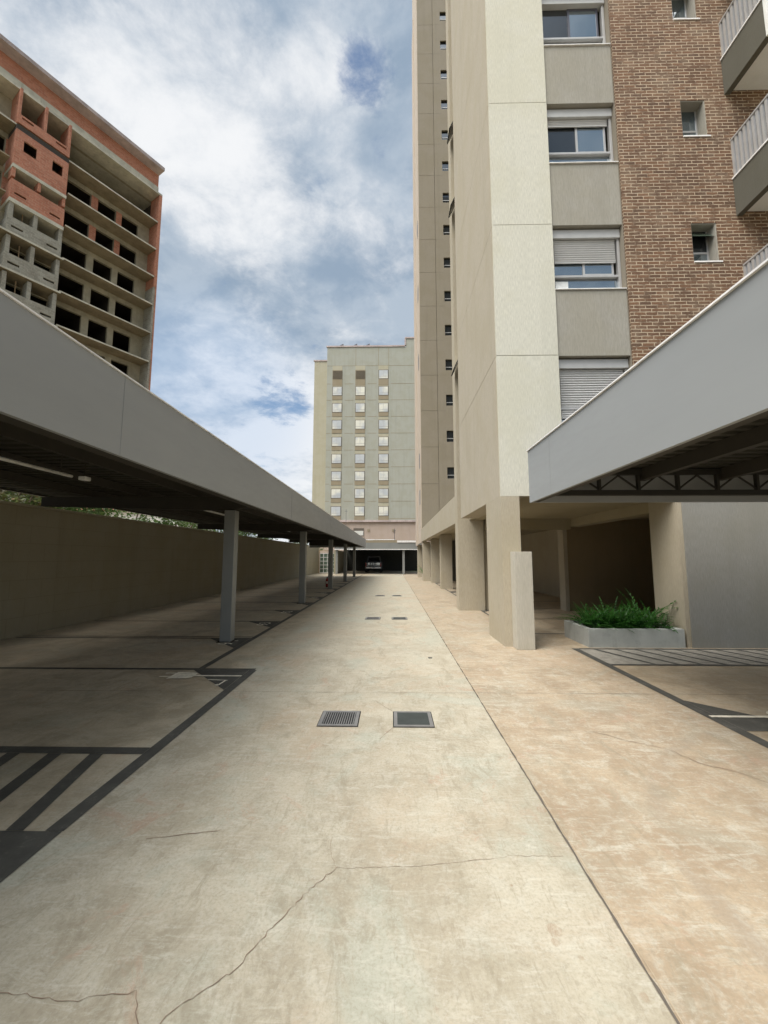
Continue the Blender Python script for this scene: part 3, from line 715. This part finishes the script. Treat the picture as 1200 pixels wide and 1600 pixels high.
# brick front with small deep windows
holes = []
for k in range(-1, 12):
    h = 8.50 + 2.85 * k
    if h < TOP - 1: holes.append((6.16, 6.68, h - .85, h))
m = wall_xz(MB(), 4.805, 14, 8.0, 8.30, 2.83, TOP, holes); m.build('brick_wall', 'brick_brown', T)
MB().box(4.83, 14, 8.35, 8.4, 3.06, TOP).build('backing', 'concrete_inside_shade', T)
for k, hh in enumerate(holes[:7]):
    x0, x1, z0, z1 = hh
    m = MB(); m.box(x0 + .003, x0 + .012, 8.012, 8.29, z0, z1); m.box(x1 - .03, x1 - .003, 8.012, 8.29, z0, z1); m.box(x0 + .012, x1 - .03, 8.012, 8.29, z1 - .02, z1 - .003)
    rv = m.build('small_window', 'render_grey', T)
    MB().box(x0 - .0, x1 + .05, 7.98, 8.29, z0 - .03, z0 - .003).build('sill', 'white_trim', rv)
    m = MB(); m.box(x0 + .013, x1 - .032, 8.215, 8.24, z0 + .0, z0 + .03); m.box(x0 + .013, x1 - .032, 8.215, 8.24, z0 + .32, z0 + .36); m.box(x1 - .065, x1 - .032, 8.215, 8.24, z0 + .03, z0 + .32); m.box(x1 - .065, x1 - .032, 8.215, 8.24, z0 + .36, z1 - .02)
    m.build('frame', 'aluminium', rv)
    MB().box(x0 + .013, x1 - .066, 8.225, 8.23, z0 + .03, z0 + .32).build('pane', 'glass', rv)
    if k == 1:
        MB().q([(x0 + .02, 8.215, z1 - .06), (x1 - .035, 8.215, z1 - .06), (x1 - .035, 8.06, z1 - .26), (x0 + .02, 8.06, z1 - .26)]).q([(x0 + .02, 8.2152, z1 - .06), (x1 - .035, 8.2152, z1 - .06), (x1 - .035, 8.04, z1 - .26), (x0 + .02, 8.04, z1 - .26)]).build('sash', 'glass_green', rv)
        MB().box(x0 + .013, x1 - .066, 8.225, 8.23, z0 + .36, z1 - .02).build('pane', 'glass_dark', rv)
    else: MB().box(x0 + .013, x1 - .066, 8.225, 8.23, z0 + .36, z1 - .02).build('pane', 'glass', rv)
# balconies
for k in range(-2, 9):
    z0 = 11.46 + 2.82 * k; z1 = z0 + .82
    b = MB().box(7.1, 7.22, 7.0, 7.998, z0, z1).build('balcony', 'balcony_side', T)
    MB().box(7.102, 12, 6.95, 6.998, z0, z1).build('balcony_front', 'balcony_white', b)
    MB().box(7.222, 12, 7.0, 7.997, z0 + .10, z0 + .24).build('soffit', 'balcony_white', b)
    MB().box(7.08, 7.24, 6.93, 7.998, z1 + .002, z1 + .03).box(7.242, 12, 6.93, 7.02, z1 + .002, z1 + .03).build('coping', 'white_trim', b)
    m = MB()
    for j in range(10): y = 7.05 + .10 * j; m.box(7.13, 7.17, y, y + .055, z1 + .03, z1 + .88)
    for j in range(40): x = 7.24 + .11 * j; m.box(x, x + .055, 6.955, 6.985, z1 + .03, z1 + .88)
    m.box(7.12, 7.18, 7.0, 7.99, z1 + .882, z1 + .92); m.box(7.19, 12, 6.95, 6.99, z1 + .882, z1 + .92)
    m.build('balustrade', 'aluminium', b)
# open ground floor
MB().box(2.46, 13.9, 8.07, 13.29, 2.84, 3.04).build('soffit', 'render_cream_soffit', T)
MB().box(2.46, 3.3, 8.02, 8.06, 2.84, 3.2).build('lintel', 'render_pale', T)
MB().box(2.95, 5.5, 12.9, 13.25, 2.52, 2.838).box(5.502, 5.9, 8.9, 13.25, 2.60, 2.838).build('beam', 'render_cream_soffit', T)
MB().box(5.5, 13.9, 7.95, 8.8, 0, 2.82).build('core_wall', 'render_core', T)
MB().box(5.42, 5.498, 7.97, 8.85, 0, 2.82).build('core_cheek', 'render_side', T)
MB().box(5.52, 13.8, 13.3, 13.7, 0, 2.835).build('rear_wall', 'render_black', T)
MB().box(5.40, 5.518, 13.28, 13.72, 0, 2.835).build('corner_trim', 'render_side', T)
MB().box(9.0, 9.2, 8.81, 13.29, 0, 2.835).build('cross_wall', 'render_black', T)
# low plinth block in front of the pillar
pb = thing('plinth_block', (2.36, 7.86, 0), 'short free standing rendered post in front of the big pillar', 'post')
MB().box(2.24, 2.565, 7.74, 7.996, 0, 1.755).build('shaft', 'render_stub', pb, bevel=.006)

# podium between the towers
Pd = thing('podium_building', (5, 22, 0), 'low podium with rendered edge beam on square pillars between the two towers', 'building')
MB().box(2.10, 2.40, 13.86, 30.28, 2.78, 3.70).build('edge_beam', 'render_side', Pd)
MB().box(2.402, 13.9, 20.01, 30.25, 2.90, 3.04).box(2.402, 13.9, 13.86, 20.0, 2.86, 3.02).build('soffit', 'render_cream_soffit', Pd)
for y in (22.2, 27.6): MB().box(2.56, 3.16, y, y + .5, 0, 2.855).build('pillar', 'render_side', Pd)
MB().box(4.3, 4.6, 18.5, 19.0, 0, 2.855).build('pillar', 'render_dark', Pd)
MB().box(6.95, 7.1, 13.9, 30, 0, 2.84).build('inner_wall', 'render_side', Pd)
MB().box(3.2, 6.94, 29.7, 29.9, 0, 2.84).build('rear_wall', 'balcony_side', Pd)

# ------------------------------------------------------------------ far tower
B = thing('apartment_tower', (7, 33, 0), 'far narrow beige tower with one column of small square windows', 'apartment building')
hb = [8.28 + 2.785 * k for k in range(18)]; BT = 58
holes = [(4.07, 4.68, h - .86, h) for h in hb]
m = MB(); m2 = MB()
zs = [3.72] + [h - 1.25 for h in hb] + [BT]
for a, b in zip(zs, zs[1:]):
    m.box(2.16, 3.425, 30.3, 30.4, a + .018, b)
wall_xz(m2, 3.45, 9, 30.3, 30.4, 3.72, BT, holes)
m.build('front_panel', 'render_dark', B); m2.build('front_wall', 'render_dark', B)
m = MB()
for z in zs[1:-1]: m.box(3.445, 4.06, 30.296, 30.299, z, z + .018)
m.build('groove', 'render_line', B)
MB().box(2.17, 9, 30.55, 35.9, 3.06, BT).box(2.17, 3.43, 30.402, 30.54, 3.75, BT).build('core_volume', 'render_line', B)
MB().box(2.10, 2.158, 30.3, 35.95, 2.72, BT).build('side_wall', 'render_pink', B)
MB().box(2.02, 2.098, 33.9, 35.97, 2.62, BT - 6).build('corner_rib', 'render_pink', B)
for z in (5.6, 8.4, 16.3, 22.0, 27.6): MB().box(2.085, 2.099, 30.9, 31.5, z, z + 1.1).build('side_window', 'aluminium_dark', B)
for x0, x1, z0, z1 in holes:
    w_ = MB().box(x0, x1, 30.44, 30.46, z0, z1).build('small_window', 'glass_dark', B)
    MB().box(x0, x1, 30.41, 30.44, z0 + .26, z0 + .31).box(x0, x1, 30.41, 30.44, z0, z0 + .03).box(x0, x0 + .03, 30.41, 30.44, z0 + .03, z0 + .26).build('frame', 'aluminium', w_)
MB().box(2.16, 2.68, 29.6, 30.1, 0, 2.77).build('pillar', 'render_side', B); MB().box(2.14, 2.5, 35.3, 35.9, 0, 2.715).build('pillar', 'render_side', B)
MB().box(2.7, 6, 35.5, 35.7, 0, 2.8).build('rear_wall', 'balcony_side', B)

# ------------------------------------------------------------------ planter
p = thing('planter', (4.5, 8.5, 0), 'low grey rectangular concrete planter beside the tower', 'planter')
m = MB(); x0, x1, y0, y1 = 3.62, 5.37, 7.955, 9.05; w_ = .09
m.box(x0, x1, y0, y0 + w_, 0, .335); m.box(x0, x1, y1 - w_, y1, 0, .335); m.box(x0, x0 + w_, y0 + w_, y1 - w_, 0, .335); m.box(x1 - w_, x1, y0 + w_, y1 - w_, 0, .335)
m.build('box', 'planter_concrete', p)
m = MB(); n = 14
for i in range(n):
    for j in range(n):
        def hh(a, b): return .27 + .02 * math.sin(a * 3.1 + b * 1.7)
        xa, xb = x0 + w_ + (x1 - x0 - 2 * w_) * i / n, x0 + w_ + (x1 - x0 - 2 * w_) * (i + 1) / n
        ya, yb = y0 + w_ + (y1 - y0 - 2 * w_) * j / n, y0 + w_ + (y1 - y0 - 2 * w_) * (j + 1) / n
        m.q([(xa, ya, hh(i, j)), (xb, ya, hh(i + 1, j)), (xb, yb, hh(i + 1, j + 1)), (xa, yb, hh(i, j + 1))])
m.build('soil', 'soil', p)
def blade(mb, p0, az, el, L, w, droop, seg=3):
    p = Vector(p0); prev = None
    side = Vector((-math.sin(az), math.cos(az), 0))
    for k in range(seg + 1):
        f = k / seg; ww = w * math.sin(math.pi * min(.98, f * .85 + .12)); a, b = p + side * ww / 2, p - side * ww / 2
        if prev: mb.q([prev[0], prev[1], b, a])
        prev = (a, b); e = el - droop * f; p = p + Vector((math.cos(az) * math.cos(e), math.sin(az) * math.cos(e), math.sin(e))) * (L / seg)
def fern(name, x, y, h, n, label, group=None, s=1):
    t = thing(name, (x, y, .33), label, 'plant', group)
    m = MB(); st = MB()
    for i in range(n):                      # fronds: a stalk with leaflets along it
        az = random.uniform(0, 2 * math.pi); el = random.uniform(.5, 1.45); L = h * random.uniform(.6, 1.1); droop = random.uniform(.4, 1.1)
        p = Vector((x + random.uniform(-.07, .07), y + random.uniform(-.06, .06), .28)); K = 9
        for k in range(K):
            e = el - droop * (k / K); d = Vector((math.cos(az) * math.cos(e), math.sin(az) * math.cos(e), math.sin(e)))
            q = p + d * (L / K); st.tube(p, q, .003, seg=3); p = q
            if k > 1:
                for sd in (-1, 1): blade(m, p, az + sd * random.uniform(.5, .9), e * .6 + random.uniform(-.2, .3), s * L * .25 * (1.15 - k / K), .021 * s, .4, 2)
        blade(m, p, az, el - droop, L * .2, .016 * s, .2, 2)
    m.build('leaves', 'leaf_planter', t); st.build('stems', 'leaf_planter', t)
POS = [(3.86, 8.25), (4.12, 8.22), (4.40, 8.25), (4.68, 8.22), (4.95, 8.28), (3.95, 8.66), (4.25, 8.70), (4.55, 8.68), (4.85, 8.70)]
LAB = ['low bushy green plant at the front left corner of the planter', 'second low bushy plant from the left in the front row of the planter', 'low bushy plant in the middle of the front row of the planter', 'fourth low bushy plant from the left in the front row of the planter', 'low bushy plant at the right end of the front row of the planter', 'leftmost low bushy plant in the back row of the planter', 'second low bushy plant from the left in the back row of the planter', 'third low bushy plant from the left in the back row of the planter', 'rightmost low bushy plant in the back row, beside the tallest plant']
for i in range(9):
    fern('leafy_plant', POS[i][0], POS[i][1], random.uniform(.40, .54) + (.04 if i > 4 else 0), 46, LAB[i], 'low green plants filling the planter')
fern('leafy_plant', 5.16, 8.25, .30, 16, 'small pale tipped green plant at the right end of the planter', None)
fern('tall_leafy_plant', 5.0, 8.6, .78, 14, 'tallest green plant sticking up at the right of the planter', None, 1.25)
fern('small_leafy_plant', 2.42, 31.8, 1.1, 22, 'small green plant between the far tower pillars', None, 1.2)

# ------------------------------------------------------------------ hotel-like block at the end
H_ = thing('apartment_block', (-4, 76, 0), 'distant pale green block with three columns of square white windows', 'apartment building')
Y0 = 70
m = MB(); ge = MB()
m.box(-11.45, 2.5, Y0, Y0 + 14, 7.9, 38.7).box(2.502, 9, Y0, Y0 + 14, 7.9, 40.2); m.build('wall', 'render_green', H_)
MB().box(-13.75, -11.452, Y0 + .4, Y0 + 14, 4.0, 36.3).build('side_wing', 'render_ochre', H_)
MB().box(-11.45, 9, Y0 + .05, Y0 + 13.9, 0, 7.6).box(-13.75, -11.46, Y0 + .4, Y0 + 14, 0, 3.99).build('base', 'render_mauve', H_)
MB().box(-11.7, 9, Y0 - .25, Y0 + .03, 7.6, 7.898).box(-11.6, 2.3, Y0 - .12, Y0 + .3, 38.702, 38.95).box(2.3, 9, Y0 - .12, Y0 + .3, 40.202, 40.45).box(2.25, 2.498, Y0 - .1, Y0 + .3, 38.96, 40.2).box(-13.9, -11.46, Y0 + .3, Y0 + .6, 36.302, 36.55).build('cornice', 'concrete_pink', H_)
m = MB()
for k in range(9):
    z = 34.6 - 2.97 * k - 3.7
    m.box(-11.45, -.55, Y0 - .012, Y0 - .004, z + 1.0, z + 1.07) if k < 8 else None
    m.box(-.5, 9, Y0 - .012, Y0 - .004, z + 1.0, z + 1.07)
m.box(-11.4, 9, Y0 - .012, Y0 - .004, 35.2, 35.27)
for x in (-6.4, -2.4, -.6): m.box(x, x + .07, Y0 - .012, Y0 - .004, 35.28, 38.6)
m.build('groove', 'render_tan', H_)
m = MB()
for x in (-10.75, -6.75, -2.72): m.box(x, x + 2.5, Y0 - .02, Y0 - .0125, 8.2, 35.15)
m.build('window_strip', 'render_green', H_)
for ci, x in enumerate((-10.45, -6.42, -2.36)):
    for k in range(9):
        z1 = 34.45 - 3.02 * k; z0 = z1 - 1.68
        dark = (k == 0 and ci < 2)
        wd = MB().box(x, x + 1.74, Y0 - .08, Y0 - .025, z0, z1).build('window', 'render_tan' if dark else 'joint_dark', H_)
        if dark:
            m = MB()
            for j in range(9): m.box(x + .05, x + 1.69, Y0 - .12, Y0 - .082, z0 + .06 + .17 * j, z0 + .13 + .17 * j)
            m.build('louvre', 'joint_dark', wd)
        else:
            MB().box(x + .09, x + 1.65, Y0 - .11, Y0 - .082, z0 + .09, z1 - .09).build('pane', 'pane_reflection', wd)
            MB().box(x + .09, x + 1.65, Y0 - .13, Y0 - .112, z0 + .46, z0 + .51).box(x + .84, x + .89, Y0 - .13, Y0 - .112, z0 + .51, z1 - .09).build('glazing_bar', 'aluminium', wd)
        MB().box(x, x + 1.74, Y0 - .075, Y0 - .025, z0 - (1.2 if k == 0 else .72), z0 - .01).build('spandrel', 'render_tan', wd)
        MB().box(x, x + 1.74, Y0 - .06, Y0 - .025, z1 + .01, z1 + (.75 if k == 0 else .5)).build('lintel', 'render_ochre', wd)
wd = MB().box(-6.55, -4.8, Y0 - .04, Y0 + .045, 5.3, 6.55).build('window', 'joint_dark', H_)
MB().box(-6.47, -4.88, Y0 - .06, Y0 - .042, 5.35, 6.1).build('pane', 'glass_sky_reflect', wd)
for x in (-4.2, .0): MB().box(x, x + .4, Y0 - .05, Y0 + .045, 6.0, 6.4).build('vent', 'render_tan', H_)
for i, x in enumerate((-9.4, -6.95, -4.7)):
    s_ = thing('solar_collector', (x, Y0 + 1, 38.96), ['leftmost', 'middle', 'rightmost'][i] + ' of the three dark sloping panels on the distant roof', 'solar panel', 'dark panels on the distant roof')
    MB().prism([(x - .35, 38.97), (x + .75, 38.97), (x + .75, 39.5), (x + .70, 39.5)], 'y', Y0 + .3, Y0 + 2).build('panel', 'aluminium_dark', s_)
    MB().box(x + .76, x + .80, Y0 + .3, Y0 + 1.9, 38.97, 39.5).build('support', 'aluminium', s_)
w = thing('boundary_wall', (-1, 60, 0), 'low mauve wall with white coping above the far carport', 'wall')
MB().box(-9, 9, 60, 60.2, 0, 4.15).build('wall', 'render_mauve', w); MB().box(-9, .4, 59.95, 60.25, 4.152, 4.25).build('coping', 'white_trim', w)
for x, z0, z1, lb in ((-6.7, 4.25, 8.6, 'tall thin antenna mast above the end of the left carport'), (.30, 4.2, 5.8, 'short thin mast above the far carport')):
    a = thing('antenna_mast', (x, 60.1, z0), lb, 'antenna'); MB().tube((x, 59.93, z0 - 1), (x, 59.93, z1), .04, .025, 8).build('mast', 'aluminium_dark', a)
    MB().box(x - .2, x + .2, 59.91, 59.94, z1 - .3, z1 - .26).build('cross_arm', 'aluminium_dark', a)
for i, (x, s_) in enumerate(((-3.55, 1.0), (-2.2, .6))):
    a = thing('condenser_unit', (x, 58, 3.0), ['larger white box unit above the pickup end of the far carport', 'smaller white box unit above the middle of the far carport'][i], 'condenser')
    b_ = MB().box(x - .42 * s_, x + .42 * s_, 41.6, 42.0, 3.06, 3.36 + .12 * s_).build('casing', 'white_trim', a, bevel=.02)
    MB().tube((x, 41.59, 3.28), (x, 41.57, 3.28), .1 * s_, seg=16).build('fan', 'grate_dark', a)
    a.location = (x, 41.8, 3.06); 
    for ch in a.children: ch.location = tuple(Vector(ORG[a.name]) - Vector(a.location))

# ------------------------------------------------------------------ unfinished brick building, left
FD = (0.5046825, 0.863305); C0 = (-23.707, 38.0)
U = thing('unfinished_building', (C0[0], C0[1], 0), 'unfinished multi storey building of orange blocks and bare concrete slabs', 'building under construction', rz=math.atan2(-FD[1], -FD[0]), local=True)
NF = 12; HD = [33.6 - 2.84 * k for k in range(NF)]; SL = [34.50 - 2.84 * k for k in range(NF + 1)]
UM = 24
def ub(name, mb, mat, par=U, **k): return mb.build(name, mat, par, **k)
ops = [(5.7, 7.55), (3.65, 5.15), (1.65, 3.15)]
ops2 = [(11.6, 13.2), (13.7, 15.2), (15.7, 17.6), (19, 21)]
mid = [(8.1, 9.45), (9.75, 11.1)]
holes = []
for k in range(NF):
    for a, b in ops + ops2 + mid: holes.append((a, b, SL[k + 1] - .15, HD[k]))
m = wall_xz(MB(), .25, UM, -.25, 0, 0, 37.2, [h for h in holes if h[3] < 37] + [(8.1, 9.6, 34.35, 37.2), (9.75, 11.3, 34.35, 37.2), (.45, 7.85, 34.35, 36.99)])
ub('frame_wall', m, 'concrete_raw')
ub('set_back_wall', MB().box(.42, UM - .3, -2.6, -2.5, 34.35, 37.2), 'concrete_soffit')
ub('rear_wall', MB().box(.25, UM, -7.2, -7.0, 0, 37.2).box(.25, .4, -6.99, -.26, 0, 37.2).box(UM - .2, UM, -6.99, -.26, 0, 34.3), 'concrete_inside_shade')
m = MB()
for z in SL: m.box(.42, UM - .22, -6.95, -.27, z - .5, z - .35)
ub('floor_slab', m, 'concrete_inside_shade')
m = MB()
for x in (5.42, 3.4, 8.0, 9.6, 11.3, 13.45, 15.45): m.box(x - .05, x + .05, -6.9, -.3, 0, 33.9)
ub('partition', m, 'concrete_inside_shade')
ub('upper_wall', MB().box(0, UM, -7.2, -.02, 37.2, 38.25).box(0, UM, -7.2, -.02, 39.05, 40.349), 'brick_orange')
ub('ring_beam', MB().box(-.02, UM, -7.2, .02, 38.252, 39.048), 'concrete_pale')
ub('gable_wall', MB().box(0, .248, -7.2, -.0, 0, 37.19), 'brick_orange')
ub('coping', MB().box(.0, UM, -7.4, 1.0, 40.35, 40.68), 'concrete_pink')
ub('eaves_slab', MB().box(.34, UM, -2.5, 1.5, 37.0, 37.19), 'concrete_pale')
# projecting slabs of the right bays, with a propped lip at the left end
for k in range(NF):
    z = SL[k]; l = 7.9 if k else 24
    z -= .38; s_ = ub('slab', MB().box(.62, l, .002, 1.45, z - .10, z), 'concrete_soffit')
    ub('slab_edge', MB().box(.62, l, 1.452, 1.48, z - .10, z + .02), 'concrete_pale', s_)
    if k: ub('slab', MB().box(11.6, 19, .002, 1.45, z - .10, z), 'concrete_soffit')
# orange piers on the upper floors
for k in range(2):
    for a, b in ((5.16, 5.69), (3.16, 3.64)): ub('pier', MB().box(a, b, .002, .03, SL[k + 1] + .05, HD[k] + .0), 'brick_orange')
    ub('pier', MB().box(11.15, 11.55, .002, .03, SL[k + 1] + .05, HD[k]), 'brick_orange')
ub('fin_wall', MB().box(.34, .60, .002, 1.5, 27.4, 36.99).box(.34, .46, .002, 1.5, 0, 27.39), 'brick_orange')
ub('fin_wall_lower', MB().box(.462, .61, .002, 1.47, 0, 27.39), 'block_grey')
# projecting balcony stack
F = 1.7
DZ = -.36
def parapet(mb, a, b, z0, z1, slots=True):
    sl_ = [(a + .25, a + .95, z0 + .45, z0 + .62), (b - .95, b - .25, z0 + .45, z0 + .62)] if slots else []
    wall_xz(mb, a, b, F - .15, F, z0, z1, sl_)
    mb.box(a, a + .15, .002, F - .151, z0, z1); mb.box(b - .15, b, .002, F - .151, z0, z1)
BA, BB = 8.1, 11.45
m = MB(); parapet(m, BA, BB, 34.14, 34.90)
for a in (BA, 9.70, BB - .16): m.box(a, a + .16, .002, F - .002, 34.902, 37.04)
ub('balcony', m, 'brick_orange')
m = MB(); wall_xz(m, BA, BB, F - .15, F, 30.70, 33.60, [(8.45, 9.15, 32.1, 33.0), (10.15, 10.95, 32.1, 33.0)]); m.box(BA, BA + .15, .002, F - .151, 30.70, 33.60); m.box(BB - .15, BB, .002, F - .151, 30.70, 33.60)
ub('balcony', m, 'brick_orange')
ub('balcony_ceiling', MB().box(BA, BB, .002, F - .01, 33.602, 34.0), 'concrete_inside_shade')
m = MB(); parapet(m, BA, BB, 27.96, 29.5)
for a in (BA, 9.70, BB - .2): m.box(a, a + .2, .9, F - .02, 29.702, 30.42)
ub('balcony', m, 'brick_orange')
ub('balcony_slab', MB().box(BA - .02, BB + .02, .004, F + .06, 30.43, 30.69), 'concrete_pale'); ub('balcony_slab', MB().box(BA - .02, BB + .02, .004, F + .06, 27.66, 27.95), 'concrete_pale')
for k in range(3, NF - 1):
    z = SL[k] - .36
    m = MB(); parapet(m, BA, BB, z + .02 - .32, z + 1.25 - .32)
    for a in (BA, 9.70, BB - .3): m.box(a, a + .25, .8, F - .02, z + .94, z + 2.3)
    ub('balcony', m, 'block_grey')
    ub('balcony_slab', MB().box(7.92, 13.5, .004, F + .1, z - .44, z - .31), 'concrete_soffit')
    ub('slab_edge', MB().box(7.92, 13.5, F + .102, F + .13, z - .44, z - .30), 'concrete_pale')
    ub('prop', MB().tube((10.4, .9, z - .2), (10.4, .9, z + 2.3), .04, seg=6), 'timber')

# ------------------------------------------------------------------ behind the left wall: house and trees
h_ = thing('house', (-17, 31, 0), 'white house seen through the gap above the left wall', 'house')
MB().box(-22, -13.5, 26, 31, 0, 4.6).build('wall', 'house_white', h_); MB().prism([(25.6, 4.61), (31.4, 4.61), (28.5, 5.6)], 'x', -22.3, -13.2).build('roof', 'roof_tile', h_)
def tree(x, y, h, r, label, mat='leaf_tree', n=2600, seed=1):
    rnd = random.Random(seed); t = thing('tree', (x, y, 0), label, 'tree', 'trees behind the left wall')
    m = MB(); m.tube((x, y, 0), (x + .1, y, h * .5), .16, .10, 8); tips = []
    for k in range(7):
        a = rnd.uniform(0, 6.28); e = Vector((x + .1 + math.cos(a) * r * .6, y + math.sin(a) * r * .6, h * rnd.uniform(.55, .9))); m.tube((x + .1, y, h * rnd.uniform(.3, .5)), e, .06, .02, 6); tips.append(e)
        for j in range(3):
            e2 = e + Vector((rnd.uniform(-1, 1), rnd.uniform(-1, 1), rnd.uniform(-.5, .8))) * r * .4; m.tube(e, e2, .02, .008, 4); tips.append(e2)
    m.build('trunk', 'bark', t)
    m = MB()
    for i in range(n):
        c = rnd.choice(tips); p = c + Vector((rnd.gauss(0, 1), rnd.gauss(0, 1), rnd.gauss(0, .8))) * r * .20
        a = rnd.uniform(0, 6.28); s_ = rnd.uniform(.09, .17); d = Vector((math.cos(a), math.sin(a), rnd.uniform(-.6, .6))).normalized(); q = d.orthogonal().normalized(); q.rotate(Matrix.Rotation(rnd.uniform(0, 3), 3, d))
        m.q([p, p + d * s_ * .6 + q * s_ * .35, p + d * s_ * 1.3, p + d * s_ * .6 - q * s_ * .35])
    m.build('crown', mat, t)
tree(-11.5, 12.0, 5.2, 1.5, 'green tree with reddish leaves at the left edge above the wall', 'leaf_red', 2400, 3)
tree(-12.5, 14.5, 5.4, 1.9, 'green tree at the left edge beyond the reddish tree', seed=4, n=4000)
tree(-14.0, 21.5, 5.0, 1.7, 'sparse tree above the wall in front of the white house', seed=5, n=900)
tree(-11.8, 22.5, 4.9, 1.8, 'leafy tree above the wall right of the white house', seed=6, n=3000)
tree(-11.5, 26.5, 5.0, 1.8, 'tree seen above the wall left of the nearest post', seed=8, n=2600)
tree(-11.5, 34.0, 5.2, 1.9, 'tree seen above the wall between the first and second posts', seed=9, n=2600)
tree(-10.5, 50.0, 4.6, 2.0, 'far tree above the glazed gate', seed=10, n=2200)
